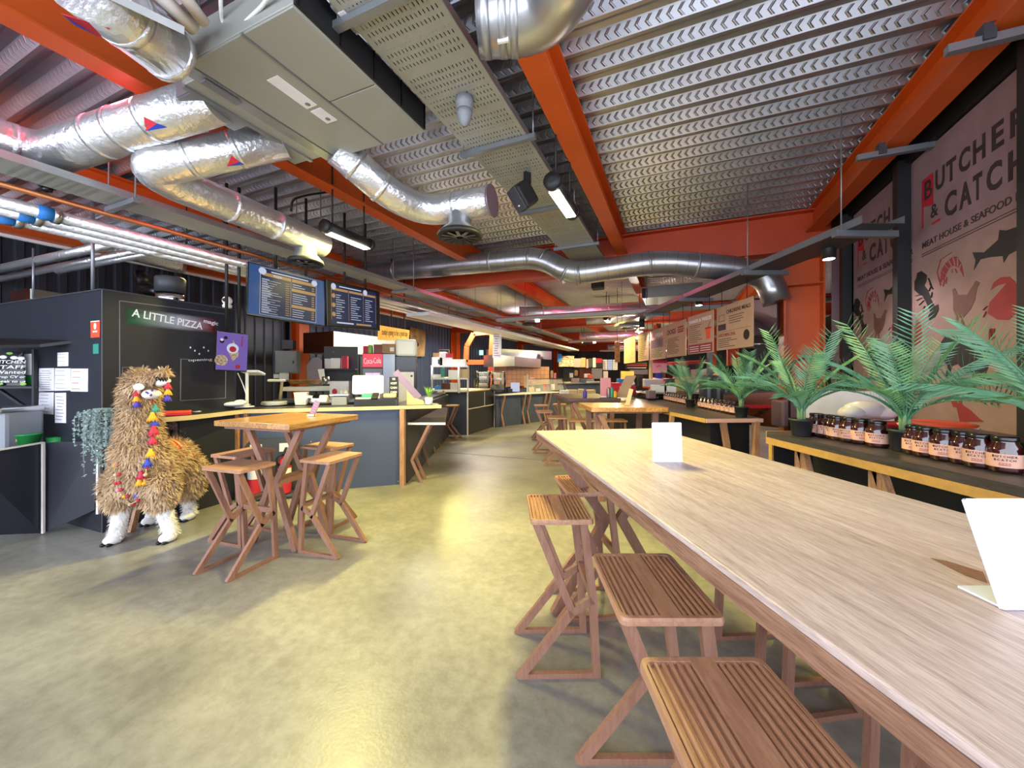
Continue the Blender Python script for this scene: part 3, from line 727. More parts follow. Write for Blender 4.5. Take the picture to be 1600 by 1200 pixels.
# square high table
HT = thing('high_table', 'square golden wood high table with four stools, left of the walkway', 'table', (-1.95, 3.39, 0), R(-18))
MB().box((0, 0, 1.07-.022), (.80, .76, .044), bev=.004).build('tabletop', 'table_gold', HT)
MB().box((0, 0, 1.07-.056), (.70, .66, .024)).build('under_frame', 'leg_wood', HT)
for sy in (-1, 1):
    for sx in (-1, 1):
        mb = MB(); kleg(mb, [(sx*.29, 1.0), (sx*.035, .545), (sx*.24, 0)], .050, .040, y=sy*.17); mb.build('leg', 'leg_wood', HT)
for sx in (-1, 1): MB().box((sx*.045, 0, .545), (.05, .34, .04)).build('stretcher', 'leg_wood', HT)
t = thing('menu_card', 'thin dark menu card leaning on a block on the square high table', 'menu', Z(487, 650, 1.071), R(-10))
MB().box((0, 0, .075), (.055, .006, .15), Matrix.Rotation(R(24), 4, 'Y')).build('card', 'purple_metal', t)
mb = MB()
for k in range(5): mb.box((0, -.004, .03+k*.024), (.036, .002, .012), Matrix.Rotation(R(24), 4, 'Y'))
mb.build('printed_panel', 'pinkish', t)
MB().box((0, 0, .008), (.06, .05, .016), bev=.003).build('block', 'white_plastic', t)
g = 'plain stools round the square high table'
s2 = make_stool('plain wooden stool nearest the camera at the square high table', g, False)
s2.location = (-2.07, 2.92, 0); s2.rotation_euler = (0, 0, R(-108))
dup(s2, (-1.51, 3.225, 0), R(-18), 'plain wooden stool on the walkway side of the square high table')
dup(s2, (-2.38, 3.42, 0), R(162), 'plain wooden stool on the llama side of the square high table, pushed under it')
dup(s2, (-1.80, 3.74, 0), R(72), 'plain wooden stool behind the square high table, by the navy counter')
# ================================================================ right hand side: shelf, jars, palms, printed panels, boards
def trestle(root, x, y, z, rz=0):
    Mx = TR((x, y, 0), rz)
    MB().bar((0, 0, 0), (0, 0, z), .045, .035, up=(1, 0, 0), M=Mx).build('leg', 'post_wood', root)
    MB().bar((.0, -.38, 0), (.0, .0, z), .05, .035, up=(1, 0, 0), M=Mx).build('leg', 'post_wood', root)
sh = thing('bar_shelf', 'dark bar shelf with a gold edge carrying jars, nearest on the right', 'shelf', (1.73, 1.9, 0))
MB().slab([(-.025, .67, 1.032), (.02, -1.2, 1.032), (.44, -1.2, 1.032), (.44, .67, 1.032)], .036).build('top', 'dark_top', sh)
MB().slab([(-.03, .672, 1.03), (-.024, .672, 1.03), (.021, -1.2, 1.03), (.015, -1.2, 1.03)], .041).build('edge_strip', 'gold_edge', sh)
MB().box((.205, .674, 1.051), (.46, .006, .041)).build('edge_strip', 'gold_edge', sh)
MB().box((.30, -.26, .5), (.03, 1.86, 1.0)).build('front_panel', 'black_matt', sh)
for y_ in (.50, .0, -.62): trestle(sh, .07, y_, 1.03)
MB().bar((.10, .55, .98), (.10, -.3, .98), .03, .03).build('rail', 'gold_edge', sh)
t = thing('half_gate', 'low black gate leaf beside the end of the near shelf', 'gate', (1.80, 2.66, 0))
MB().box((.20, 0, .52), (.40, .03, .96)).build('leaf', 'black_matt', t); MB().box((-.005, 0, .52), (.012, .034, .96)).build('edge_strip', 'gold_edge', t)
MB().box((-.012, -.01, .80), (.02, .03, .12)).build('hinge', 'steel', t)
c2 = thing('serving_counter', 'dark worktop counter with a row of jars and two palms, right of the walkway', 'counter', (1.83, 3.62, 0))
c2p = [(0, 0), (.56, .04), (.93, 2.7), (.42, 2.75), (.42, 3.9), (-.12, 3.9), (-.055, .66)]
MB().prism(c2p, .995, 1.03).build('top', 'dark_top', c2)
mb = MB(); mb.bar((-.004, 0, 1.012), (-.058, .66, 1.012), .008, .04); mb.bar((-.058, .66, 1.012), (-.123, 3.9, 1.012), .008, .04); mb.build('edge_strip', 'gold_edge', c2)
MB().bar((0, -.004, 1.012), (.56, .036, 1.012), .008, .036).build('edge_strip', 'label_tan', c2)
MB().prism([(.10, .12), (.50, .15), (.86, 2.66), (.40, 2.7), (.40, 3.85), (.02, 3.85)], 0, .99).build('carcass', 'black_matt', c2)
MB().box((.50, .05, .5), (.05, .05, 1.0)).build('leg', 'post_wood', c2)
MB().bar((.34, .04, 0), (.18, .04, 1.0), .05, .04, up=(0, 1, 0)).build('leg', 'post_wood', c2)
MB().bar((-.02, .95, 0), (-.05, .65, 1.0), .05, .04, up=(1, 0, 0)).build('leg', 'post_wood', c2)
# jars
def make_jar(label, group):
    t = thing('sauce_jar', label, 'jar', (0, 0, 0), 0, group)
    MB().lathe([(.040, 0), (.046, .004), (.048, .012), (.048, .078), (.045, .095), (.034, .116), (.033, .122), (.033, .126)], 20).build('glass_body', 'glass_brown', t)
    MB().lathe([(.0362, .121), (.037, .124), (.037, .135), (.035, .138), (.0, .1385)], 20).build('lid', 'black_gloss', t)
    mb = MB(); n = 16; a0 = -R(125)
    P = [(.0486*math.cos(a0+R(250)*i/n-R(90)), .0486*math.sin(a0+R(250)*i/n-R(90)), z) for z in (.022, .074) for i in range(n+1)]
    mb.add(P, [(i, i+1, n+2+i, n+1+i) for i in range(n)], True)
    l = mb.build('label', 'label_tan', t)
    mb = MB()
    for tx, z, h in (('BUTCHER', .060, .0085), ('&CATCH', .047, .0085)):
        for i, ch in enumerate(tx):
            a = (i-(len(tx)-1)/2)*.20
            mb.text(ch, frame((.0489*math.sin(a), -.0489*math.cos(a), z), (math.cos(a), math.sin(a), 0), (0, 0, 1)), .0072, h, .0003, align='C', bold=.02)
    mb.build('lettering', 'ink', l)
    mb = MB()
    for k, wd in enumerate((.03, .036)):
        for i in range(4):
            a = (i-1.5)*.16; mb.box((0, 0, 0), (wd/5, .0006, .0025), frame((.0489*math.sin(a), -.0489*math.cos(a), .038-k*.006), (math.cos(a), math.sin(a), 0), (-math.sin(a), math.cos(a), 0)))
    mb.build('small_print', 'ink_red', l)
    return t
ja = [(1276, 680), (1292, 683), (1302, 685), (1310, 687), (1327, 690), (1346, 693), (1371, 698)]
jb = [(1431, 709), (1448, 713), (1476, 719), (1506, 724), (1531, 730), (1570, 737)]
words = ['first', 'second', 'third', 'fourth', 'fifth', 'sixth', 'seventh']
j0 = None
for grp, lst, wh in (('A', ja, 'from the left in the shelf row between the two palms'), ('B', jb, 'from the left in the shelf row right of the big palm')):
    for i, (px, py) in enumerate(lst):
        lab = f'{words[i]} sauce jar {wh}'
        p = Z(px, py, 1.069); rz = -math.atan2(p.x, p.y)+R(random.uniform(-14, 10))
        if j0 is None: j0 = make_jar(lab, 'sauce jars on the near shelf'); j0.location = p; j0.rotation_euler = (0, 0, rz)
        else: dup(j0, p, rz, lab)
for i in range(22):
    p = V((2.33, 4.02, 1.031)).lerp(V((2.50, 6.2, 1.031)), i/21); 
    if i in (9, 10): continue
    o = dup(j0, p, -math.atan2(p.x, p.y)+R(random.uniform(-10, 10)), 'sauce jar in the packed row on the dark serving counter between two palms' if i < 9 else 'sauce jar in the packed row on the dark serving counter beyond the smallest palm', 'sauce jars in a row on the serving counter')
# palms
def make_frond(L_, droop, w_, n=27):
    mb = MB(); rng = random.Random(int(L_*1e4)+int(droop*77)); roll = rng.uniform(-.7, .7); cr_, sr_ = math.cos(roll), math.sin(roll)
    P = []
    for i in range(n+1):
        t = i/n; P.append(V((L_*(.30*t+.62*t*t*droop), 0, L_*(t*.98-.52*t*t*droop))))
    mb.tube(P, [.006*(1-.8*i/n) for i in range(n+1)], 5)
    for i in range(6, n+1):
        t = i/n; d = (P[i]-P[i-1]).normalized(); up = V((0, 1, 0)).cross(d).normalized()*-1
        ln = w_*(math.sin(min(1, (t-.16)*1.35)*math.pi*.62)**.7)*(1.05-.45*t) if t > .17 else w_*.4
        for s in (-1, 1):
            o = d*.72+V((0, s*.80*cr_, 0))+up*(.20+s*.8*sr_); o = (o+V((rng.uniform(-.1, .1),)*3)).normalized()
            wd = .0062; m_ = P[i]+o*ln*.5+V((0, 0, -.006)); e = P[i]+o*ln+V((0, 0, -.10*ln)); q = d*wd*.5+up*.003
            mb.add([P[i]-q*.6, P[i]+q*.6, m_+q, e, m_-q, m_+V((0, 0, .004))], [(0, 1, 2, 5), (0, 5, 4), (5, 2, 3), (4, 5, 3)])
    return mb
def make_palm(label):
    t = thing('potted_palm', label, 'palm', (0, 0, 0), 0, 'artificial palms in black pots')
    MB().lathe([(.046, 0), (.048, .004), (.060, .092), (.066, .094), (.066, .106), (.060, .106), (.056, .09), (.0, .088)], 20).build('pot', 'pot_black', t)
    MB().lathe([(.056, .088), (.05, .094), (.0, .097)], 14).build('soil', 'soil', t)
    mb = MB()
    for a in range(5): mb.tube([(.012*math.cos(a*1.26), .012*math.sin(a*1.26), .085), (.02*math.cos(a*1.26), .02*math.sin(a*1.26), .26)], [.010, .006], 7)
    mb.build('stem', 'frond_pale', t)
    f = [(.52, .40, 10), (.54, .62, 52), (.46, .85, 95), (.53, .5, 140), (.47, .9, 178), (.54, .55, 222), (.46, .85, 262), (.55, .45, 305), (.44, 1.0, 338), (.56, .15, 80), (.55, .18, 250), (.56, .1, 160), (.54, .3, 350), (.36, 1.0, 30), (.34, 1.1, 200), (.38, .9, 120), (.37, .9, 290)]
    for i, (L_, dr, az) in enumerate(f):
        make_frond(L_, dr, .15).build('frond', 'frond', t, M=TR((0, 0, .12), R(az)))
    return t
pl = make_palm('artificial palm in a black pot on the near shelf, left of the first jars')
pl.location = Z(1252, 681, 1.069); pl.rotation_euler = (0, 0, R(20))
dup(pl, Z(1414, 705, 1.069), R(75), 'big artificial palm on the near shelf between the two groups of jars', scale=1.02)
dup(pl, V((2.02, 1.40, 1.069)), R(160), 'artificial palm at the right edge of the picture, only its fronds in view', scale=1.05)
dup(pl, V((2.257, 3.78, 1.031)), R(240), 'artificial palm at the near corner of the dark serving counter', scale=1.0)
dup(pl, V((2.30, 4.96, 1.031)), R(130), 'smallest looking artificial palm, halfway along the dark serving counter', scale=.95)
# printed wall panels
def silhouettes():
    K = {}
    def P(pts, sx=3.43, ox=1400, oy=350): return [(ox+a/sx, oy+b/sx) for a, b in pts]
    K['fish_print'] = ('ink', P([(408, 152), (470, 152), (545, 85), (552, 32), (590, 35), (645, 15), (720, -20), (800, -5), (730, 50), (645, 140), (600, 165), (575, 208), (570, 172), (500, 178), (450, 190), (415, 248), (425, 195)]))
    K['prawn_print'] = ('ink_red', P([(232, 330), (240, 250), (262, 212), (300, 175), (325, 175), (350, 215), (362, 285), (350, 260), (335, 235), (310, 222), (285, 232), (268, 265), (258, 300), (238, 305)]))
    K['lobster_print'] = ('ink', P([(95, 355), (92, 310), (108, 290), (112, 262), (135, 252), (165, 275), (160, 310), (150, 330), (170, 355), (185, 400), (205, 440), (225, 430), (228, 460), (208, 500), (178, 518), (170, 500), (182, 470), (160, 420), (140, 385), (120, 375)]))
    K['hen_print'] = ('ink_taupe', P([(300, 350), (315, 345), (330, 380), (380, 378), (410, 330), (425, 303), (447, 315), (432, 345), (420, 410), (395, 460), (360, 500), (365, 540), (378, 548), (340, 548), (352, 505), (335, 503), (318, 540), (312, 540), (322, 495), (305, 460), (305, 400)]))
    K['crab_print'] = ('ink_red', P([(505, 355), (520, 315), (560, 285), (605, 282), (635, 310), (648, 340), (720, 330), (770, 420), (720, 500), (640, 480), (600, 515), (540, 512), (490, 480), (500, 420), (545, 370), (590, 318), (540, 330)]))
    K['bull_print'] = ('ink', P([(262, 600), (330, 605), (380, 635), (430, 625), (475, 640), (505, 700), (492, 765), (470, 830), (440, 830), (425, 880), (410, 915), (380, 912), (400, 870), (408, 800), (370, 795), (330, 750), (300, 760), (280, 822), (262, 815), (275, 760), (240, 720), (235, 640)]))
    K['pig_print'] = ('ink_red', P([(293, 950), (320, 935), (325, 908), (340, 925), (355, 940), (350, 965), (400, 1000), (440, 1040), (470, 1060), (340, 1060), (325, 985), (305, 980)]))
    K['cow_print'] = ('ink_taupe', P([(585, 745), (620, 740), (660, 760), (720, 740), (740, 860), (650, 880), (600, 875), (578, 830)]))
    K['tail_print'] = ('ink_red', P([(90, 560), (112, 515), (130, 530), (138, 590), (128, 640), (95, 650)]))
    return K
VP = 1.868
def make_poster(label):
    t = thing('printed_wall_panel', label, 'poster', uv(4.39, VP, 0), TH, 'printed panels on the right wall')
    MB().box((.012, -.62, 2.11), (.02, 1.235, 2.34)).build('sheet', 'poster_paper', t)
    # local frame: a runs toward the viewer, z up, facing the hall
    def FM(a, z): return frame((.001, -a, z), (0, -1, 0), (0, 0, 1))
    for nm, (m_, pts) in silhouettes().items():
        q = []
        for px, py in pts:
            u, z = hallhit_v(px, py, VP-.0015); q.append((min(1.2, max(.005, 4.39-u)), z))
        MB().prism(q, 0, .0015, FM(0, 0)).build(nm, m_, t)
    mb = MB()
    for i, (ch, a0, a1) in enumerate((('U', .296, .41), ('T', .43, .54), ('C', .57, .685), ('H', .715, .83), ('E', .885, .985), ('R', 1.036, 1.165))):
        mb.text(ch, FM(a0, 2.885), a1-a0, .165, .001, .03)
    for ch, a0, a1 in (('C', .41, .545), ('A', .575, .70), ('T', .715, .80), ('C', .84, .97), ('H', 1.02, 1.16)):
        mb.text(ch, FM(a0, 2.63), a1-a0, .18, .001, .03)
    mb.text('&', FM(.235, 2.695), .095, .105, .001, .01); mb.text('B', FM(.155, 2.875), .10, .15, .0016, .012)
    mb.text('MEAT HOUSE & SEAFOOD BAR', FM(.12, 2.49), 1.1, .05, .001, .012)
    mb.box((.66, 2.445, .001), (1.1, .005, .002), FM(0, 0)); mb.box((.66, 2.427, .001), (1.1, .005, .002), FM(0, 0))
    mb.build('lettering', 'ink_brown', t)
    def th(px, py):
        u, z = hallhit_v(1400+px/3.43, 350+py/3.43, VP-.0015); return FM(4.39-u, z) @ V((0, 0, .002))
    mb = MB()
    for a, b in (((245, 250), (268, 268)), ((262, 215), (284, 240)), ((282, 190), (302, 226)), ((306, 172), (318, 222)), ((330, 180), (330, 226)), ((350, 215), (340, 240))): mb.bar(th(*a), th(*b), .012, .002)
    mb.build('prawn_stripe', 'poster_paper', t)
    mb = MB()
    for a, b in (((240, 330), (220, 260)), ((220, 260), (240, 190)), ((240, 190), (298, 152)), ((262, 300), (252, 335)), ((272, 285), (268, 320)), ((300, 240), (300, 262)), ((318, 240), (326, 262)), ((245, 310), (232, 300))): mb.bar(th(*a), th(*b), .006, .002)
    mb.build('prawn_feeler', 'ink_red', t)
    mb = MB()
    for a, b in (((175, 290), (190, 330)), ((190, 330), (178, 360)), ((182, 320), (200, 350)), ((195, 365), (190, 395)), ((105, 385), (130, 378)), ((110, 410), (140, 395)), ((125, 435), (150, 410)), ((145, 470), (155, 440))): mb.bar(th(*a), th(*b), .012, .002)
    mb.build('lobster_leg_print', 'ink', t)
    mb = MB()
    for a, b in (((505, 560), (503, 620)), ((515, 560), (513, 620)), ((528, 560), (526, 615)), ((485, 470), (470, 500)), ((490, 440), (468, 462))): mb.bar(th(*a), th(*b), .012, .002)
    mb.build('crab_leg_print', 'ink_red', t)
    mb = MB(); mb.prism([(.112, 3.055), (.27, 3.055), (.27, 2.80), (.135, 2.83), (.135, 2.66), (.112, 2.66)], 0, .001, FM(0, 0)); mb.box((.30, 2.65, .0005), (.11, .018, .001), FM(0, 0))
    mb.build('red_flag_print', 'red', t)
    return t
pst = make_poster('printed panel nearest the camera with the full shop name and animal silhouettes')
dup(pst, uv(5.63, VP, 0), TH, 'second printed panel with animal silhouettes, between two black uprights by the column')
# stuff on the low worktop behind the shelf
lw = thing('back_worktop', 'black low worktop between the jar shelf and the printed panels', 'worktop', (2.33, 2.2, 0))
MB().slab([(-.12, -1.1, 1.06), (.10, -1.1, 1.06), (.55, .6, 1.06), (-.05, .9, 1.06)], .04).build('top', 'black_gloss', lw)
MB().box((.12, -.1, .53), (.04, 1.6, 1.06)).build('front_panel', 'black_matt', lw)
t = thing('white_board_panel', 'blank pale board leaning behind the bags on the right', 'board', (2.80, 2.92, 1.10), R(-24))
MB().box((-.22, 0, .11), (.6, .012, .22)).build('board', 'bag_white', t)
mb = MB().ball((2.40, 2.62, 1.205), (.13, .09, .065), 16).ball((2.30, 2.60, 1.19), (.08, .07, .05), 12).ball((2.50, 2.60, 1.185), (.09, .08, .045), 12)
solo(mb, 'plastic_bag', 'bag_white', 'crumpled white plastic bag behind the jars on the right', 'bag', world=True)
solo(MB().box((0, 0, .018), (.36, .12, .036), bev=.012), 'folded_bag', 'red', 'flat red bag under the white plastic bag', 'bag', (2.42, 2.56, 1.10), R(-20))
mb = MB().lathe([(.06, 0), (.15, .02), (.17, .045), (.16, .05), (.0, .045)], 22)
t = thing('platter', 'orange and white oval platter behind the big palm', 'platter', (2.52, 2.28, 1.10))
mb.build('dish', 'white_gloss', t); MB().lathe([(.158, .046), (.165, .062), (.13, .07), (.0, .068)], 22).build('orange_top', 'signal_orange', t)
solo(MB().box((0, 0, .03), (.16, .5, .06), bev=.01), 'tray_stack', 'black_gloss', 'black tray behind the right group of jars', 'tray', (2.34, 1.85, 1.10), R(-14))
t = thing('window_squeegee', 'grey stick with a dark blue grip leaning behind the last jar', 'tool', (2.10, 1.585, 1.07))
MB().tube([(.02, 0, 0), (.20, .05, .20)], .012, 10).build('pole', 'steel', t); MB().tube([(.19, .047, .19), (.27, .07, .30)], .018, 10).build('grip', 'blue', t)
# bentwood chair in front of the column
t = thing('bentwood_chair', 'black metal chair with a looped back, by the orange column behind the palm', 'chair', (3.10, 3.95, 0), R(-35))
MB().tube(bend([(-.2, 0, .75), (-.2, 0, 1.62), (.2, 0, 1.62), (.2, 0, .75)], .16), .011, 8).build('back_hoop', 'black_matt', t)
MB().tube(arc((0, .0, 1.20), .15, 0, 2*math.pi, 24), .008, 8).build('back_ring', 'black_matt', t)
MB().lathe([(.2, .74), (.21, .76), (.2, .78)], 20).build('seat', 'black_matt', t)
for sx in (-1, 1):
    for sy in (0, -1): MB().tube([(sx*.17, sy*.3+.05, .75), (sx*.22, sy*.36+.08, 0)], .011, 8).build('leg', 'black_matt', t)
# hanging menu boards
def board(label, pl, pr, yl, yr, art):
    """pl, pr = (px, py_top, py_bottom) at the left and right edges; yl, yr = their depths"""
    a = W(pl[0], pl[2], yl); b = W(pr[0], pr[2], yr); top = W(pl[0], pl[1], yl)
    wd = ((b-a).xy).length; ht = top.z-a.z
    M = frame(a, V((b.x-a.x, b.y-a.y, 0)), (0, 0, 1))
    t = thing('menu_board', label, 'sign', a, math.atan2(b.y-a.y, b.x-a.x), 'tan menu boards hung over the counter')
    MB().box((wd/2, 0, ht/2), (wd, .014, ht)).build('panel', 'board_tan', t)
    for x_ in (.15*wd, .85*wd): MB().tube([(x_, 0, ht-.03), (x_, 0, 2.72-a.z)], .005, 6).build('hanger', 'black_matt', t)
    D = {}
    def T(tx, x, y, w_, h, m='ink', bold=.01): D.setdefault(m, MB()).text(tx, frame((x*wd, -.0075, y*ht), (1, 0, 0), (0, 0, 1)), w_*wd, h*ht, .0008, bold)
    def B(x, y, w_, h, m='ink'): D.setdefault(m, MB()).box((x*wd+w_*wd/2, -.0078, y*ht+h*ht/2), (w_*wd, .0012, h*ht))
    art(T, B, D, wd, ht)
    for m_, mb in D.items(): mb.build({'ink': 'lettering', 'ink_red': 'red_print', 'white_paint': 'white_print', 'ink_brown': 'brown_print', 'signal_orange': 'cup_print', 'purple_metal': 'lower_print'}.get(m_, 'print'), m_, t)
    return t
rg = random.Random(3)
def lines(B, x, w_, y0, y1, n, m='ink_brown', h=.014):
    for i in range(n): B(x, y0+(y1-y0)*i/max(1, n-1), w_*rg.uniform(.55, 1), h, m)
def art1(T, B, D, wd, ht):
    T('CHILDRENS MEALS', .31, .80, .64, .085, bold=.02); T('LUNCH MEAL DEAL', .05, .30, .52, .075, 'ink_red', .015)
    D['ink'].tube([(.08*wd, -.008, .66*ht), (.08*wd, -.008, .80*ht), (.25*wd, -.008, .80*ht), (.25*wd, -.008, .66*ht), (.08*wd, -.008, .66*ht)], .003, 4)
    B(.05, .45, .24, .14, 'ink_brown')
    lines(B, .38, .5, .57, .72, 4); B(.03, .41, .94, .006, 'ink_brown'); lines(B, .05, .6, .06, .24, 5)
    D['ink'].lathe([(.075*wd, 0), (.075*wd, .001)], 26, frame((.85*wd, -.0075, .26*ht), (1, 0, 0), (0, 0, 1)))
    D.setdefault('white_paint', MB()); mb = MB()
def art2(T, B, D, wd, ht):
    T('SHAKES & FREEZE', .06, .80, .88, .085, 'white_paint', .01); lines(B, .05, .55, .30, .72, 9)
    D.setdefault('signal_orange', MB()).prism([(.76*wd, .33*ht), (.88*wd, .33*ht), (.92*wd, .58*ht), (.72*wd, .58*ht)], 0, .001, frame((0, -.0075, 0), (1, 0, 0), (0, 0, 1)))
    B(.71, .58, .22, .035, 'ink_red'); D['ink_red'].tube([(.82*wd, -.008, .61*ht), (.9*wd, -.008, .74*ht)], .004, 5)
    B(.03, .02, .94, .22, 'ink_red'); 
    for c in (.08, .53):
        for k in range(3): B(c, .06+k*.055, .38, .016, 'white_paint'); D['white_paint'].v[-8:] = [q+V((0, -.001, 0)) for q in D['white_paint'].v[-8:]]
def art3(T, B, D, wd, ht):
    T('DOGS', .06, .68, .45, .15, bold=.02); B(.62, .80, .28, .05, 'ink_red'); B(.60, .74, .32, .035, 'ink_red'); B(.62, .67, .28, .05, 'ink_red'); lines(B, .06, .7, .1, .55, 11)
def art4(T, B, D, wd, ht):
    T('FISH', .40, .72, .42, .13, 'white_paint', .02); D.setdefault('ink_red', MB()).text('&', frame((.14*wd, -.0075, .74*ht), (1, 0, 0), (0, 0, 1)), .16*wd, .13*ht, .0008, .02); B(.06, .38, .8, .28, 'purple_metal'); lines(B, .06, .8, .08, .32, 6)
def art5(T, B, D, wd, ht):
    lines(B, .08, .8, .08, .8, 12); D.setdefault('ink_red', MB()).prism([(.6*wd, .7*ht), (.8*wd, .72*ht), (.72*wd, .9*ht)], 0, .001, frame((0, -.0075, 0), (1, 0, 0), (0, 0, 1)))
def art6(T, B, D, wd, ht): lines(B, .08, .8, .06, .92, 16)
board('tan menu board headed childrens meals, nearest of the hanging row', (1120.5, 482, 548), (1177, 463.5, 542.5), 5.45, 4.59, art1)
board('tan menu board with a drawn takeaway cup and red foot panel', (1075.5, 496, 554), (1115, 483.5, 550), 6.22, 5.47, art2)
board('tan menu board with big dark letters and a red burger drawing', (1042, 508.5, 559), (1072, 497.5, 556), 7.15, 6.30, art3)
board('tan menu board with pale heading and grey block, fourth of the hanging row', (1016, 518, 563), (1040.5, 509, 560), 8.2, 7.22, art4)
board('tan menu board with a small red drawing, fifth of the hanging row', (997.5, 524, 565), (1014, 518, 563), 9.2, 8.3, art5)
board('tan menu board with only fine print, farthest of the hanging row', (975.5, 531, 568), (993, 525, 566), 10.4, 9.3, art6)
# ================================================================ oven booth on the left
from mathutils.bvhtree import BVHTree
C0 = V((-3.742, 3.508, 0)); C1 = V((-3.335, 4.62, 0)); C2 = V((-5.75, 4.29, 0)); C3 = C1+(C2-C0); BZ = 2.228
def facehit(px, py, o, d):
    """distance along a vertical face and height where the sight line meets it"""
    rx = (px-HX)/F; rz = (HY-py)/F
    # o + d*t = (rx, 1)*k
    k = (o.x*d.y-o.y*d.x)/(rx*d.y-d.x); t = ((rx*k-o.x)*d.x+(k-o.y)*d.y)
    return t, H+rz*k
fd = (C1-C0).normalized(); ld = (C0-C2).normalized()
bo = thing('oven_booth', 'tall black panelled pizza oven booth on the left', 'booth', C0)
mb = MB(); MB.prism(mb, [tuple(p.xy) for p in (C0, C1, C3, C2)], 0, BZ); mb.build('shell', 'dark_panel', bo, True)
mb = MB(); mb.bar(C0+V((0, 0, BZ)), C1+V((0, 0, BZ)), .02, .012); mb.bar(C0+V((0, 0, BZ)), C2+V((0, 0, BZ)), .02, .012); mb.bar(C0+V((0, 0, 0)), C0+V((0, 0, BZ)), .008, .008, up=(1, 0, 0)); mb.build('edge_trim', 'dark_grey', bo, True)
FF = frame(C0+V((.001, 0, 0)), fd, (0, 0, 1))
fh = lambda px, py: facehit(px, py, C0, fd)
def chalkrect(mb, pts, wd=.006):
    q = [fh(*p) for p in pts]
    for a, b in zip(q, q[1:]): mb.bar(FF @ V((a[0], a[1], .002)), FF @ V((b[0], b[1], .002)), wd, .004, up=(1, 0, 0))
mb = MB()
chalkrect(mb, [(187, 690), (186.5, 470), (353.5, 491), (352, 622), (281.6, 626), (282.4, 561), (295, 561.5)])
chalkrect(mb, [(282, 561), (296, 561.5)]); chalkrect(mb, [(191, 640), (191, 574), (214, 574)], .004)
mb.build('chalk_outline', 'conduit', bo, True)
mg = mat('flag_glow_print', '1d4a33', .6, 0, .1, 3)
M_, sp, N, L = math_nodes(mg)
rp = N.new('ShaderNodeValToRGB'); cr = rp.color_ramp
cr.elements[0].color = (*lin('184a2e'), 1); cr.elements[0].position = .1; cr.elements[1].color = (*lin('5a1420'), 1); cr.elements[1].position = .95
e = cr.elements.new(.55); e.color = (*lin('8a8c96'), 1)
sx_, zz_ = fh(258, 500)
mp2 = N.new('ShaderNodeMapRange'); t0, _ = fh(192, 500); t1, _ = fh(338, 508)
gl = thing('printed_name_sign', 'painted booth name with a printed green, white and red glow behind the letters', 'sign', FF @ V((t0, 0, 0)), math.atan2(fd.y, fd.x))
L.new(sp[0], mp2.inputs['Value']); mp2.inputs['From Max'].default_value = t1-t0; L.new(mp2.outputs[0], rp.inputs[0]); L.new(rp.outputs[0], N['Principled BSDF'].inputs['Base Color'])
L.new(rp.outputs[0], N['Principled BSDF'].inputs['Emission Color']); N['Principled BSDF'].inputs['Emission Strength'].default_value = .35  # printed flag colours, given a faint glow of their own
_, za = fh(258, 487); _, zb = fh(258, 514); zc = (za+zb)/2
al = M_('MULTIPLY', M_('SUBTRACT', 1, M_('MULTIPLY', M_('ABSOLUTE', M_('SUBTRACT', sp[2], zc)), 2/(za-zb))), 1.2)
ex = M_('MINIMUM', M_('MULTIPLY', sp[0], 9), M_('MULTIPLY', M_('SUBTRACT', t1-t0, sp[0]), 9))
L.new(M_('MINIMUM', M_('MAXIMUM', M_('MINIMUM', al, ex), 0), .85), N['Principled BSDF'].inputs['Alpha'])
MB().box(((t1-t0)/2, -.002, zc), (t1-t0, .001, za-zb)).build('glow_print', 'flag_glow_print', gl)
mb = MB()
def facetext(mb, tx, p0, p1, h, bold=0.):
    a = fh(*p0); b = fh(*p1); A = FF @ V((a[0], a[1], .004)); B = FF @ V((b[0], b[1], .004))
    mb.text(tx, frame(A, B-A, (0, 0, 1)), (B-A).length, h, .001, bold)
facetext(mb, 'A LITTLE PIZZA', (205, 494), (315.5, 515), .075, .012)
facetext(mb, 'magic', (317.5, 506), (340, 510.5), .055, .008)
mb.build('lettering', 'white_gloss', gl, True)
mb = MB()
facetext(mb, 'opening', (294, 566), (331, 564.5), .035, .0)
for k in range(5): q = fh(297+k*7, 543+(k % 3)*5); mb.box(q + (.004,), (.012, .018, .003), FF)
mb.build('chalk_script', 'white_paint', bo, True)
# notices on the side face
LF = frame(C2, ld, (0, 0, 1)); lh = lambda px, py: facehit(px, py, C2, ld)
def notice(name, label, cat, quad, m, extra=None, group=None):
    q = [lh(*p) for p in quad]
    o = LF @ V((q[3][0], q[3][1], .002))
    t = thing(name, label, cat, o, math.atan2(ld.y, ld.x), group)
    loc = [(a[0]-q[3][0], a[1]-q[3][1]) for a in q]
    MB().prism(loc, 0, .003, frame((0, 0, 0), (1, 0, 0), (0, 0, 1))).build('sheet', m, t)
    wd = loc[2][0]; ht = loc[0][1]
    if extra: extra(t, wd, ht)
    return t
def ruled(n, m='grey_plastic', w0=.75):
    def f(t, wd, ht):
        mb = MB()
        for k in range(n): mb.box((wd*.12+wd*w0/2*random.uniform(.6, 1), -.0036, ht*(.12+.76*k/max(1, n-1))), (wd*w0*random.uniform(.6, 1), .001, ht*.025))
        mb.build('print', m, t)
    return f
def orange_art(t, wd, ht):
    mb = MB(); mb.ball((wd*.5, -.0034, ht*.68), (wd*.16, .001, ht*.2), 12); mb.box((wd/2, -.0036, ht*.36), (wd*.5, .001, ht*.1)); mb.box((wd/2, -.0036, ht*.97), (wd, .001, ht*.06)); mb.build('white_print', 'white_paint', t)
notice('hygiene_notice', 'small orange notice with a white emblem near the corner of the black booth', 'notice', ((142.5, 502), (157, 501), (156.5, 527), (142.8, 528)), 'signal_orange', orange_art)
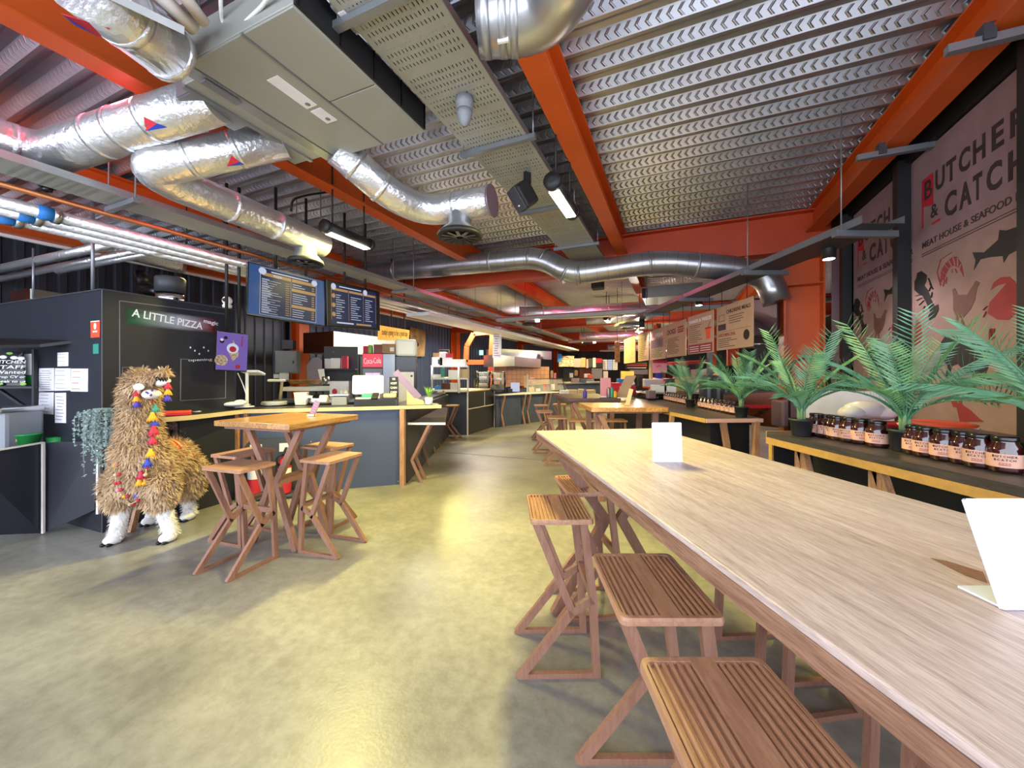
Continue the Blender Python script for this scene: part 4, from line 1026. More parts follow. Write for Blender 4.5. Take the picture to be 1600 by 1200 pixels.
notice('rating_sticker', 'small pale blue sticker below the orange notice on the booth', 'sticker', ((146.5, 538), (155, 537), (155, 552.5), (146.5, 553)), 'teal', None)
g = 'papers taped to the booth side'
notice('paper_notice', 'smallest white paper, above the row of papers on the booth side', 'notice', ((91, 551), (107.5, 550.5), (107.5, 572), (91, 572.5)), 'paper', ruled(4), g)
notice('paper_notice', 'left paper of the upper row of three on the booth side', 'notice', ((62, 575.5), (85.5, 575), (85.5, 610.5), (61.5, 611.5)), 'paper', ruled(9), g)
notice('paper_notice', 'middle paper of the upper row of three on the booth side', 'notice', ((87, 575.5), (111, 575.5), (111, 610), (86.5, 610.5)), 'paper', ruled(5), g)
notice('paper_notice', 'right paper of the upper row on the booth side, with red marks', 'notice', ((112, 576), (138.5, 576), (138, 612), (111.5, 611.5)), 'paper', ruled(4, 'crimson', .5), g)
notice('paper_notice', 'left paper of the lower pair on the booth side', 'notice', ((62, 613), (85, 613), (84, 647.5), (61, 646)), 'paper', ruled(6), g)
notice('paper_notice', 'right paper of the lower pair on the booth side, hanging longest', 'notice', ((87, 614), (104, 613.5), (104, 661), (87, 660.5)), 'paper', ruled(8), g)
# shelf unit and clutter at the far left
su = thing('wall_shelf', 'black metal shelf unit with diagonal braces at the left edge', 'shelf', W(20, 700, 3.75))
def seg(mb, a, b, w_, Y=3.75): mb.bar(W(*a, Y), W(*b, Y), w_, .03, up=(0, 1, 0))
mb = MB(); seg(mb, (54, 546), (54, 705), .022); mb.build('upright', 'black_matt', su, True)
MB().slab([W(-40, 607, 3.6), W(57, 607, 3.75), W(57, 604, 4.0), W(-40, 604, 4.0)], .02).build('shelf_board', 'black_matt', su, True)
mb = MB(); seg(mb, (0, 609), (54, 645), .022); seg(mb, (0, 552), (54, 583), .022, 3.95); mb.build('brace', 'black_matt', su, True)
mb = MB(); mb.slab([W(-40, 540, 3.35), W(62, 538, 3.62), W(112, 532, 3.72), W(-40, 527, 4.1)], .03)
solo(mb, 'canopy_shade', 'black_matt', 'low black canopy sticking out above the chalkboard', 'canopy', world=True)
t = thing('chalkboard', 'black chalkboard with handwritten white note on the shelf at the left edge', 'chalkboard', W(15, 604, 3.78), R(-12))
q = [W(-30, 603, 3.78), W(41, 603, 3.82), W(37, 551, 3.86), W(-30, 546, 3.86)]
MB().slab(q, .01).build('board', 'black_gloss', t, True)
Mq = frame(W(-2, 603, 3.765), q[1]-q[0], q[3]-q[0])
mb = MB()
for tx, y in (('KITCHEN', 568), ('STAFF', 576), ('Wanted', 584), ('Drop CV or', 592), ('speak to us', 599)):
    mb.text(tx, frame(W(-9, y, 3.765), q[1]-q[0], q[3]-q[0]), .27, .034, .001)
mb.build('chalk_writing', 'white_paint', t, True)
mb = MB()
for px, py in ((5, 558), (22, 559), (33, 560)): mb.ball(W(px, py, 3.78), (.04, .006, .018), 10)
mb.build('chalk_cloud', 'paper', t, True)
mb = MB()
for px, py in ((15, 554), (36, 602), (0, 602)): mb.ball(W(px, py-2, 3.78), (.035, .006, .014), 10)
mb.build('chalk_leaf', 'leaf_bright', t, True)
t = thing('price_card', 'white and green card behind the chalkboard', 'card', W(46, 604, 3.9)); MB().slab([W(38, 604, 3.9), W(53, 604, 3.9), W(53, 553, 3.9), W(38, 553, 3.9)], .006).build('card', 'paper', t, True); MB().slab([W(41, 603, 3.893), W(53, 603, 3.893), W(53, 586, 3.893), W(41, 586, 3.893)], .004).build('green_panel', 'green', t, True)
t = thing('ingredient_bin', 'grey bin with a sloped lid behind the low black doors', 'bin', W(-38, 711, 3.45))
MB().box((-.0, .15, .14), (.52, .3, .5), bev=.03).build('bin_body', 'grey_plastic', t); MB().box((0, .13, .40), (.54, .34, .05), bev=.015).build('lid', 'steel', t)
for s in (.27,): MB().box((s, -.09, .43), (.05, .04, .03), bev=.008).build('clip', 'steel', t)
t = thing('green_tub', 'green tub with a small picture behind the low black doors', 'tub', W(41, 700, 3.62))
MB().lathe([(.075, 0), (.098, .125), (.104, .125), (.104, .135), (.09, .135)], 20, Matrix.Scale(1.0, 4)).build('tub_body', 'green', t); MB().ball((.0, -.088, .085), (.028, .01, .03), 10).build('picture', 'kraft', t)
t = thing('green_tub', 'small green tub standing further right behind the low doors', 'tub', W(88, 700, 3.8)); MB().lathe([(.06, 0), (.07, .11), (.0, .11)], 16).build('tub_body', 'green', t)
dr = thing('half_door', 'low black door leaf at the left edge, swung toward the viewer', 'door', W(66, 833, 3.49))
a = [W(66, 692, 3.47), W(66, 833, 3.49), W(-60, 838, 3.10), W(-60, 713, 2.98)]
MB().slab(a, .035).build('leaf', 'dark_panel', dr, True)
mb = MB(); mb.bar(W(-60, 713, 2.96), W(67, 691.5, 3.46), .03, .012); mb.bar(W(67.5, 691, 3.46), W(67.5, 833, 3.48), .018, .018, up=(1, 0, 0)); mb.build('edge_strip', 'lagging_white', dr, True)
dr = thing('half_door', 'low black door leaf hinged to the corner of the booth', 'door', W(150, 800, 3.55))
MB().slab([W(70, 692, 3.5), W(70, 832, 3.5), W(148, 797, 3.54), W(150, 689, 3.52)], -.03).build('leaf', 'dark_panel', dr, True)
mb = MB(); mb.bar(W(153.5, 700, 3.5), W(153.5, 803, 3.5), .022, .02, up=(1, 0, 0)); mb.build('edge_strip', 'lagging_white', dr, True)
for y in (706, 773): MB().tube([W(153, y-7, 3.47), W(153, y+8, 3.47)], .014, 10).build('hinge', 'chrome', dr, True)
# flue and webcam on the booth
t = thing('oven_flue', 'black flue with a bright steel collar rising from the top of the booth', 'flue', W(266, 466, 4.35))
z0 = BZ-t.location.z
MB().lathe([(.13, z0), (.132, z0+.14)], 22).build('steel_collar', 'chrome', t); MB().lathe([(.138, z0+.14), (.138, z0+.30), (.125, z0+.32), (.0, z0+.32)], 22).build('flue_pipe', 'dark_grey', t)
solo(MB().tube(bend([W(222, 425, 4.9), W(226, 452, 4.9), W(262, 458, 4.7)], .12, 8), .075, 16), 'flexible_hose', 'black_gloss', 'curved black hose behind the flue', 'hose', world=True)
t = thing('webcam', 'round white camera on top of the booth corner', 'camera', W(355, 481, 4.5))
q = BZ-t.location.z
MB().lathe([(.045, q), (.05, q+.03), (.03, q+.05)], 16).build('stand', 'white_gloss', t); MB().ball((0, 0, q+.085), .052, 16).build('head', 'white_gloss', t); MB().ball((0, -.04, q+.09), .024, 12).build('lens', 'black_gloss', t)
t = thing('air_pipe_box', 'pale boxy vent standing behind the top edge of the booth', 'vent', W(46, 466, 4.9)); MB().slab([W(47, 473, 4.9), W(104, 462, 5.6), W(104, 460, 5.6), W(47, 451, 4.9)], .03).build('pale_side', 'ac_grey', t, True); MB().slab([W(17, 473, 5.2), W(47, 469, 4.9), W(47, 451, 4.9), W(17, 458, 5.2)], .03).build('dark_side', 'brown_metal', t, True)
# ================================================================ llama
def llama():
    t = thing('toy_llama', 'life-size woolly tan toy llama with white legs and coloured tassels by the booth', 'llama', (-3.25, 3.5, 0))
    bm = bmesh.new()
    def el(c, r, rot=None):
        m = Matrix.Translation(c) @ (rot or Matrix.Identity(4)) @ Matrix.Diagonal((*r, 1))
        bmesh.ops.create_uvsphere(bm, u_segments=20, v_segments=14, radius=1, matrix=m)
    el((-3.25, 3.40, .64), (.205, .20, .24)); el((-3.29, 3.60, .60), (.20, .28, .20)); el((-3.34, 3.80, .60), (.165, .17, .19))
    for px, z0, r in ((219, .80, .165), (219, .95, .135), (218, 1.1, .12), (218, 1.24, .115), (219, 1.34, .115)):
        p = W(px, 700, 3.32); el((p.x, 3.32, z0), (r, r, .16))
    el(W(222, 597, 3.26), (.105, .11, .09)); el(W(234, 588, 3.24), (.10, .07, .04)); el(W(256, 582, 3.22), (.055, .05, .035)); el(W(234, 615, 3.19), (.045, .08, .045)); el(W(210, 588, 3.28), (.07, .05, .03))
    for x, y, zs in ((-3.40, 3.33, ((.50, .115), (.38, .10))), (-3.07, 3.35, ((.50, .12), (.38, .105))), (-3.46, 3.76, ((.5, .13), (.38, .1))), (-3.24, 3.84, ((.48, .15), (.34, .12)))):
        for z, r in zs: el((x, y, z), (r, r, r))
    me = bpy.data.meshes.new('b'); bm.to_mesh(me); bm.free()
    o = bpy.data.objects.new('b', me); col.objects.link(o)
    md = o.modifiers.new('r', 'REMESH'); md.mode = 'VOXEL'; md.voxel_size = .022
    sm = o.modifiers.new('s', 'SMOOTH'); sm.iterations = 8; sm.factor = .6
    bpy.context.view_layer.update()
    ev = o.evaluated_get(bpy.context.evaluated_depsgraph_get()); body = bpy.data.meshes.new_from_object(ev)
    bpy.data.objects.remove(o)
    mb = MB(); mb.v = [v.co.copy() for v in body.vertices]; mb.f = [tuple(p.vertices) for p in body.polygons]; mb.sm = [True]*len(mb.f)
    bo_ = mb.build('body', 'fleece_skin', t, True)
    bvh = BVHTree.FromPolygons(mb.v, mb.f)
    rng = random.Random(5)
    pol = [(p.center.copy(), p.normal.copy(), p.area) for p in body.polygons]
    wts = [p[2] for p in pol]
    fb, fw = MB(), MB()
    for c, n, _ in rng.choices(pol, wts, k=26000):
        face = c.y < 3.28 and c.z > 1.20 and abs(c.x+2.99) < .09 and c.z < 1.36
        if face: continue
        L_ = rng.uniform(.034, .066)*(.7 if c.z > 1.36 else 1)
        j = V((rng.uniform(-1, 1), rng.uniform(-1, 1), rng.uniform(-1, 1)))*.55
        d = (n*.8+V((0, 0, -.75))+j).normalized(); s = d.cross(n+j*.1).normalized()*rng.uniform(.0035, .007)
        p0 = c-n*.004+j*.012; p1 = p0+(n*.65+d*.5)*L_*.6; p2 = p0+n*.2*L_+d*L_
        fb.add([p0-s, p0+s, p1+s*.8, p1-s*.8, p2], [(0, 1, 2, 3), (3, 2, 4)], True)
    fo = fb.build('fleece', 'fleece_brown', t, True); fo['kind'] = 'stuff'
    # white legs
    def leg(x, y, zt, fx, fy):
        m_ = MB(); m_.tube([(x, y, zt), (x+(fx-x)*.5, y+(fy-y)*.5, zt*.55), (fx, fy, .075), (fx+.01, fy-.04, .022)], [.07, .058, .056, .05], 14)
        m_.ball((fx+.005, fy-.03, .04), (.06, .075, .042), 14)
        l = m_.build('leg', 'fleece_white', t, True)
        h = MB()
        for s in (-1, 1): h.ball((fx+s*.025, fy-.085, .014), (.018, .03, .016), 8)
        h.build('hoof', 'black_matt', l, True)
        f2 = MB()
        for k in range(420):
            q = rng.uniform(0, 1); a = rng.uniform(0, 6.28); rr = .06
            b0 = V((fx+(x-fx)*q, fy+(y-fy)*q, .05+q*(zt-.05)))+V((math.cos(a)*rr, math.sin(a)*rr, 0)); nn = V((math.cos(a), math.sin(a), -.6)); s = V((-math.sin(a), math.cos(a), 0))*.006
            f2.add([b0-nn*.01-s, b0-nn*.01+s, b0+nn*.022], [(0, 1, 2)], True)
        fu_ = f2.build('leg_fleece', 'fleece_white', l, True); fu_['kind'] = 'stuff'
    leg(-3.385, 3.34, .34, -3.418, 3.32); leg(-3.06, 3.36, .34, -2.985, 3.36); leg(-3.47, 3.77, .34, -3.50, 3.74); leg(-3.25, 3.84, .32, -3.235, 3.86)
    # tail
    m_ = MB(); tc = W(276, 668, 4.0)
    for k in range(900):
        d = V((rng.gauss(0, 1), rng.gauss(0, 1), rng.gauss(0, 1))).normalized(); s = d.orthogonal()*.008; e = d+V((0, 0, -.3))
        m_.add([tc+d*.05-s, tc+d*.05+s, tc+e*rng.uniform(.09, .125)], [(0, 1, 2)], True)
    m_.ball(tc, .07, 10); m_.tube([tc, V((-3.42, 3.95, .72))], .05, 10); tl = m_.build('tail', 'fleece_grey', t, True)
    def hit(px, py, off=.03):
        o = V((0, 0, H)); d = (W(px, py, 3.3)-o).normalized(); q = bvh.ray_cast(o, d)
        p = q[0] if q[0] else W(px, py, 3.25)
        return p-d*off
    # face
    m_ = MB(); c = hit(237, 616, -.02); m_.ball(c, (.05, .075, .04), 14); mz = m_.build('muzzle', 'fleece_white', t, True)
    m_ = MB(); p = hit(243, 619, .02)
    m_.ball(hit(241.5, 614, .035), (.006, .006, .004), 8); m_.ball(hit(246, 613, .03), (.006, .006, .004), 8); m_.tube([hit(238, 619, .03), hit(243, 619.5, .035), hit(247, 617, .03)], .0025, 6); m_.build('nose_and_mouth', 'ink', mz, True)
    m_ = MB(); m_.tube([hit(222, 612, .03), hit(229, 613, .035), hit(236, 618, .04), hit(240, 622, .04)], .007, 8); m_.tube([hit(236, 618, .04), hit(238, 609, .04)], .007, 8); m_.build('bridle', 'violet', t, True)
    m_ = MB(); m_.tube([hit(226, 622, .03), hit(238, 625, .045), hit(243, 628, .05)], .006, 8); m_.build('chin_strap', 'crimson', t, True)
    m_ = MB(); m_.ball(hit(217, 604.5, .035), (.048, .02, .030), 12); m_.build('ear', 'fleece_white', t, True)
    m_ = MB(); a = hit(246, 600, .03); m_.tube([a, W(256, 596.5, 3.2), W(265, 594.5, 3.2)], [.03, .028, .014], 12); m_.build('ear', 'fleece_white', t, True)
    m_ = MB()
    for k in range(7): q = W(248+k*2.2, 590+(k % 2)*2, 3.17); m_.bar(q, q+V((.012, -.01, -.02)), .008, .008)
    m_.build('eyelash', 'black_matt', t, True)
    m_ = MB(); m_.ball(hit(246, 592, .02), .018, 10); m_.build('eye', 'black_gloss', t, True)
    def tassel(px, py, m, off=.06, sc=1., Y=None):
        p = W(px, py, Y) if Y else hit(px, py, off)
        q = MB().lathe([(.0, .026*sc), (.010*sc, .024*sc), (.012*sc, .010*sc), (.022*sc, -.012*sc), (.026*sc, -.028*sc), (.0, -.03*sc)], 10, Matrix.Translation(p))
        for k in range(10):
            a = k*.628; q.bar(p+V((.02*sc*math.cos(a), .02*sc*math.sin(a), -.01*sc)), p+V((.028*sc*math.cos(a), .028*sc*math.sin(a), -.034*sc)), .004, .004)
        return q.build('tassel', m, t, True)
    for px, py, m in ((214, 613, 'crimson'), (214, 621.5, 'yellow'), (214.5, 630.5, 'violet')): tassel(px, py, m)
    for px, py, m in ((262.5, 602, 'crimson'), (262.5, 611, 'yellow'), (262, 620.5, 'violet')): tassel(px, py, m, Y=3.2)
    for px, py, m, s in ((242.5, 637, 'teal', 1.1), (238, 650, 'yellow', 1.35), (242.5, 659.5, 'blue', 1.1), (240, 671.5, 'crimson', 1.4), (238.5, 687, 'crimson', 1.2), (235, 706.5, 'yellow', 1.2), (231, 722, 'blue', 1.2), (221, 741, 'crimson', 1.2), (218, 752, 'yellow', 1.1), (216, 770, 'blue', 1.2)): tassel(px, py, m, .085, s)
    gar = [(179, 728), (180.5, 742), (181, 755), (184, 766), (194, 776), (203, 788), (216, 782), (221, 770), (224.5, 756), (227, 742), (230, 730)]
    pts = [hit(px, py, .095) for px, py in gar]
    m_ = MB().tube(bend(pts, .05, 2), .004, 6); gl_ = m_.build('garland_cord', 'kraft', t, True)
    cols = ('yellow', 'pinkish', 'crimson', 'kraft')
    for k, p in enumerate(pts):
        MB().ball(p, .015, 10).build('garland_bead', cols[(k*3) % 4], gl_, True)
        if k < 6: MB().ball(p+V((.04, -.01, .005)), .014, 10).build('garland_bead', 'crimson', gl_, True)
    # saddle blanket: bands across the back
    bands = ('signal_orange', 'yellow', 'crimson', 'kraft', 'signal_orange', 'teal', 'yellow', 'crimson')
    root_ = None
    for k, cn in enumerate(bands):
        y = 3.56+k*.026; q = MB(); prev = None
        P = []
        for i in range(9):
            x = -3.46+.36*i/8; r = bvh.ray_cast(V((x, y, 2)), V((0, 0, -1))); r2 = bvh.ray_cast(V((x, y+.026, 2)), V((0, 0, -1)))
            z1 = min(.95, r[0].z if r[0] else .6)+.05; z2 = min(.95, r2[0].z if r2[0] else .6)+.05
            P += [V((x, y, z1)), V((x, y+.026, z2))]
        n_ = len(P); q.add(P+[p-V((0, 0, .012)) for p in P], [(2*i, 2*i+2, 2*i+3, 2*i+1) for i in range(8)]+[(n_+2*i, n_+2*i+1, n_+2*i+3, n_+2*i+2) for i in range(8)])
        if root_ is None: root_ = q.build('saddle_blanket', cn, t, True)
        else: q.build('blanket_stripe', cn, root_, True)
llama()
solo(MB().bar((0, 0, 0), (-.04, .22, .62), .05, .03, up=(1, 0, 0)), 'easel_leg', 'post_wood', 'brown wooden strut leaning behind the front leg of the llama', 'easel', Z(205, 832, .002))
# trailing plant
t = thing('trailing_plant', 'grey green trailing plant hanging behind the neck of the llama', 'plant', (-3.605, 3.43, 1.032))
MB().lathe([(.05, .0), (.065, .08), (.0, .08)], 14).build('pot', 'pot_black', t)
mb = MB(); rng = random.Random(9)
for k in range(85):
    a = rng.uniform(0, 6.28); r_ = rng.uniform(.03, .11); x = math.cos(a)*r_; y = math.sin(a)*r_-.02; dp = rng.uniform(.15, .55)
    P = [V((x*(1+.9*min(1, i/3)), y*(1+.6*min(1, i/3)), .10-dp*(i/9)**1.3+.03*math.sin(i*.4))) for i in range(10)]
    for p in P:
        for q in range(4):
            d = V((rng.gauss(0, 1), rng.gauss(0, 1), rng.gauss(0, 1))).normalized()*.022; s = d.orthogonal().normalized()*.007
            mb.add([p, p+d*.5+s, p+d, p+d*.5-s], [(0, 1, 2, 3)])
    mb.tube(P, .0015, 3, False)
mb.build('trailing_stems', 'succulent', t)['kind'] = 'stuff'
# ================================================================ pizza counter
E = [V((-3.50, 3.36, 1.03)), V((-3.206, 3.86, 1.03)), V((-3.12, 4.46, 1.03)), V((-1.42, 5.02, 1.03)), V((-.95, 5.17, 1.03))]
ct = thing('pizza_counter', 'navy fronted counter with a pale wood edge, running from the booth to the walkway', 'counter', E[2]-V((0, 0, 1.03)))
bk = [V((-1.10, 5.62, 1.03)), V((-1.6, 5.55, 1.03)), V((-3.30, 5.0, 1.03)), V((-3.56, 4.0, 1.03)), V((-3.70, 3.50, 1.03)), V((-3.68, 3.40, 1.03))]
MB().prism([tuple(p.xy) for p in E+bk], .997, 1.03).build('top', 'dark_top', ct, True)
mb = MB()
for a, b in zip(E, E[1:]): mb.bar(a-V((0, 0, .012)), b-V((0, 0, .012)), .01, .045)
mb.build('edge_strip', 'kraft', ct, True)
A_, B_, D_ = V((-3.44, 3.95, 0)), V((-3.22, 4.50, 0)), V((-1.46, 5.07, 0))
MB().slab([A_, B_, B_+V((0, 0, .99)), A_+V((0, 0, .99))], .03).build('front_panel', 'dark_panel', ct, True)
MB().slab([B_, D_, D_+V((0, 0, .99)), B_+V((0, 0, .99))], -.03).build('front_panel', 'navy_panel', ct, True)
for p, q in ((B_+V((.02, -.03, 0)), V((.0, 0, 1))), (B_+V((.09, .0, 0)), V((.02, 0, 1)))): MB().bar(p, p+q*.99, .045, .04, up=(1, 0, 0)).build('leg', 'post_wood', ct, True)
MB().bar(V((-1.43, 5.03, 0)), V((-1.43, 5.03, .99)), .085, .06, up=(1, 0, 0)).build('corner_post', 'post_wood', ct, True)
mb = MB()
for px, py in ((486, 690), (622, 752), (484, 765), (338, 733)): mb.ball(W(px, py, 4.62 if px < 500 else 4.98), .008, 8)
mb.build('panel_screw', 'steel', ct, True)
rt_ = thing('counter_return', 'dark return side of the pizza counter going back from the tan post', 'counter', (-1.45, 5.1, 0))
MB().slab([V((-1.44, 5.12, 0)), V((-1.52, 9.0, 0)), V((-1.52, 9.0, .98)), V((-1.44, 5.12, .98))], .04).build('side_panel', 'dark_panel', rt_, True)
MB().slab([V((-1.74, 5.66, .985)), V((-1.46, 5.66, .985)), V((-1.54, 9.0, .985)), V((-1.76, 9.0, .985))], .035).build('top', 'dark_top', rt_, True)
ld_ = thing('bar_ledge', 'low brown ledge with a pale front edge on slanted legs beside the tan post', 'shelf', (-1.3, 5.2, 0))
MB().prism([(-1.40, 5.17), (-.895, 5.17), (-1.26, 7.55), (-1.46, 7.55)], .775, .80).build('top', 'ledge_brown', ld_, True)
MB().bar(V((-1.40, 5.165, .787)), V((-.895, 5.165, .787)), .008, .03).build('edge_strip', 'white_paint', ld_, True)
for x, y in ((-1.21, 5.14), (-1.215, 5.36), (-1.31, 6.13), (-1.40, 7.07), (-1.44, 7.7)):
    q = MB(); kleg(q, [(.10, .775 if y > 5.3 else .775), (-.13, .30), (.0, 0)], .036, .026); q.build('leg', 'leg_wood', ld_, True, M=Matrix.Translation((x, y, 0)))
dup(s2, (-1.36, 8.6, 0), R(-5), 'wooden stool standing alone at the far end of the pizza counter', 'stools along the walkway')
# fire extinguishers
fs = thing('extinguisher_stand', 'rounded dark grey stand holding two fire extinguishers in front of the navy panel', 'stand', (-2.83, 4.50, 0), R(18))
MB().prism(rrect(.56, .62, .12, 6), -.02, .02, frame((0, .07, .38), (1, 0, 0), (0, 0, 1))).build('back_plate', 'dark_grey', fs)
MB().box((0, .0, .03), (.56, .2, .05), bev=.02).build('base', 'dark_grey', fs)
for sx in (-.16, .14):
    MB().box((sx, .045, .58), (.12, .006, .1)).build('label_plate', 'paper', fs)
fx = thing('fire_extinguisher', 'red fire extinguisher on the left side of the dark stand', 'fire extinguisher', fs.matrix_world @ V((0, 0, 0)) if False else (-2.96, 4.42, .056), R(18), 'extinguishers on the stand')
MB().lathe([(.0, 0), (.066, .004), (.07, .02), (.07, .34), (.055, .40), (.025, .43), (.022, .46), (.0, .46)], 20).build('cylinder', 'red', fx)
mb = MB().box((0, 0, .475), (.03, .10, .02)).bar((0, -.02, .48), (0, .08, .52), .025, .012); mb.build('valve_handle', 'black_matt', fx)
MB().tube(bend([(0, -.03, .46), (-.07, -.05, .44), (-.085, -.02, .2), (-.08, -.01, .08)], .06), .011, 8).build('hose', 'black_matt', fx)
mb = MB().lathe([(.0708, .20), (.0708, .30)], 20, None, False); mb.build('label_band', 'paper', fx); MB().lathe([(.0707, .33), (.0707, .36)], 20, None, False).build('contents_band', 'black_matt', fx)
dup(fx, (-2.67, 4.51, .056), R(18), 'red fire extinguisher on the right side of the dark stand')
# things on the counter top
def plates(label, p, n, wob=.004):
    for k in range(n):
        t = solo(MB().lathe([(.0, .002), (.075, .002), (.15, .018), (.153, .021), (.075, .010), (.0, .008)], 26), 'plate', 'white_gloss', f'{label}, {("lowest", "second", "third", "topmost")[k if k < n-1 else 3]} in its stack', 'plate', (p[0]+random.uniform(-wob, wob), p[1]+random.uniform(-wob, wob), p[2]+k*.012), 0, 'white plates on the pizza counter')
plates('white plate at the left end of the pizza counter', Z(370, 638, 1.031), 3, .012)
plates('white plate by the napkins on the pizza counter', Z(430, 634, 1.031), 4, .012)
plates('white plate under the paper heap on the pizza counter', Z(503, 631, 1.031), 3, .012)
ob = thing('rolled_umbrella', 'orange rolled bundle with a metal tip on the counter behind the llama', 'umbrella', (-3.42, 3.82, 1.036), R(35))
MB().box((0, 0, .035), (.36, .09, .03), bev=.012).build('upper_fold', 'signal_orange', ob); MB().box((0, -.01, .012), (.36, .1, .024), bev=.01).build('lower_fold', 'red', ob); MB().tube([(.17, 0, .03), (.26, .0, .03)], .010, 10).build('tip', 'steel', ob)
t = thing('napkin_tub', 'pale grey square tub on the pizza counter', 'tub', Z(471, 632, 1.031), R(18))
MB().add([(-.065, -.06, 0), (.065, -.06, 0), (.065, .06, 0), (-.065, .06, 0), (-.08, -.075, .16), (.08, -.075, .16), (.08, .075, .16), (-.08, .075, .16)], [(3, 2, 1, 0), (4, 5, 6, 7), (0, 1, 5, 4), (1, 2, 6, 5), (2, 3, 7, 6), (3, 0, 4, 7)]).build('tub_body', 'white_plastic', t); MB().box((0, 0, .165), (.17, .16, .012), bev=.004).build('rim', 'white_paint', t)
t = thing('paper_heap', 'heap of white paper and a label printer on the plates', 'printer', Z(500, 629, 1.07), R(14))
MB().box((.0, .0, .05), (.2, .16, .1), bev=.03).build('printer_body', 'white_plastic', t); MB().box((-.03, -.03, .105), (.08, .07, .02), TR((0, 0, 0), 0, R(20))).build('display', 'black_gloss', t); MB().tube(arc((-.13, 0, .02), .06, R(20), R(200), 8), .02, 10).build('paper_roll', 'paper', t)
t = thing('folded_cloth', 'crumpled white cloth on the left plates', 'cloth', Z(362, 634, 1.075), R(20)); MB().ball((0, 0, .02), (.13, .09, .03), 14).ball((.08, .02, .035), (.07, .05, .035), 10).build('cloth', 'paper', t)
t = thing('counter_scale', 'grey steel scale with a sloped front on the pizza counter', 'scale', Z(531, 633, 1.031), R(18)); MB().box((0, 0, .06), (.19, .18, .12), bev=.01).build('scale_body', 'grey_plastic', t); MB().box((0, 0, .14), (.24, .2, .025), bev=.006).build('pan', 'steel', t)
cd = thing('cash_drawer', 'wide black cash drawer on the pizza counter', 'cash drawer', Z(589, 634, 1.031), R(18)); MB().box((0, 0, .05), (.54, .36, .1), bev=.008).build('drawer_body', 'black_gloss', cd); MB().box((0, -.183, .05), (.46, .008, .07)).build('drawer_front', 'black_matt', cd)
pm = thing('payment_terminal', 'white point of sale monitor seen from behind on the cash drawer', 'monitor', cd.location+V((-.12, .0, .1)), R(18))
MB().box((0, .02, .19), (.40, .05, .26), TR((0, 0, 0), 0, R(-14)), bev=.04).build('screen_back', 'white_gloss', pm); MB().box((0, .04, .03), (.16, .13, .05), bev=.015).build('stand', 'teal', pm); MB().box((.0, .0, .006), (.3, .2, .012), bev=.004).build('foot', 'white_gloss', pm)
solo(MB().box((0, 0, .03), (.08, .15, .03), TR((0, 0, 0), 0, R(25)), bev=.008), 'card_reader', 'black_matt', 'small black card reader leaning on the white monitor', 'card reader', cd.location+V((.02, -.12, .11)), R(10))
solo(MB().box((0, 0, .03), (.17, .09, .06), bev=.02), 'napkin_box', 'kraft', 'yellowish napkin box on the right end of the cash drawer', 'box', cd.location+V((.18, -.02, .105)), R(14))
ns = thing('payment_notice', 'small black board with white payment words standing behind the cash drawer', 'sign', cd.location+V((.20, .08, .12)), R(8))
MB().box((0, 0, .13), (.115, .012, .27)).build('board', 'black_matt', ns)
mb = MB()
for tx, z in (('WE', .222), ('ACCEPT', .165), ('CASH', .105), ('CARD', .045)): mb.text(tx, frame((0, -.007, z), (1, 0, 0), (0, 0, 1)), .085 if len(tx) > 2 else .04, .028, .001, .02, 'C')
mb.build('lettering', 'white_paint', ns)
t = thing('menu_holder', 'slanted menu in a pale wooden holder near the end of the pizza counter', 'menu', Z(648, 632, 1.031), R(18))
MB().prism([(-.11, 0), (.12, 0), (.12, .05), (-.02, .10), (-.11, .20)], -.06, .06, frame((0, 0, 0), (1, 0, 0), (0, 0, 1))).build('wood_block', 'kraft', t)
MB().bar((-.26, 0, .46), (.06, 0, .09), .09, .02, up=(0, 1, 0)).build('menu_sheet', 'purple_metal', t)
t = thing('potted_succulent', 'small spiky green plant in a white pot at the end of the pizza counter', 'plant', Z(670, 632, 1.031))
MB().lathe([(.045, 0), (.052, .01), (.056, .095), (.05, .1), (.0, .09)], 18).build('pot', 'white_gloss', t)
mb = MB()
for k in range(22):
    a = k*2.4; e = .06+.05*(k % 4)/3; d = V((math.cos(a)*e, math.sin(a)*e, .10+.09*((k*7) % 5)/5)); s = V((-math.sin(a), math.cos(a), 0))*.011; m_ = d*.5+V((0, 0, .02))
    mb.add([V((0, 0, .09)), m_+s+V((0, 0, .09)), d+V((0, 0, .09)), m_-s+V((0, 0, .09))], [(0, 1, 2, 3)])
mb.build('foliage', 'leaf_bright', t)
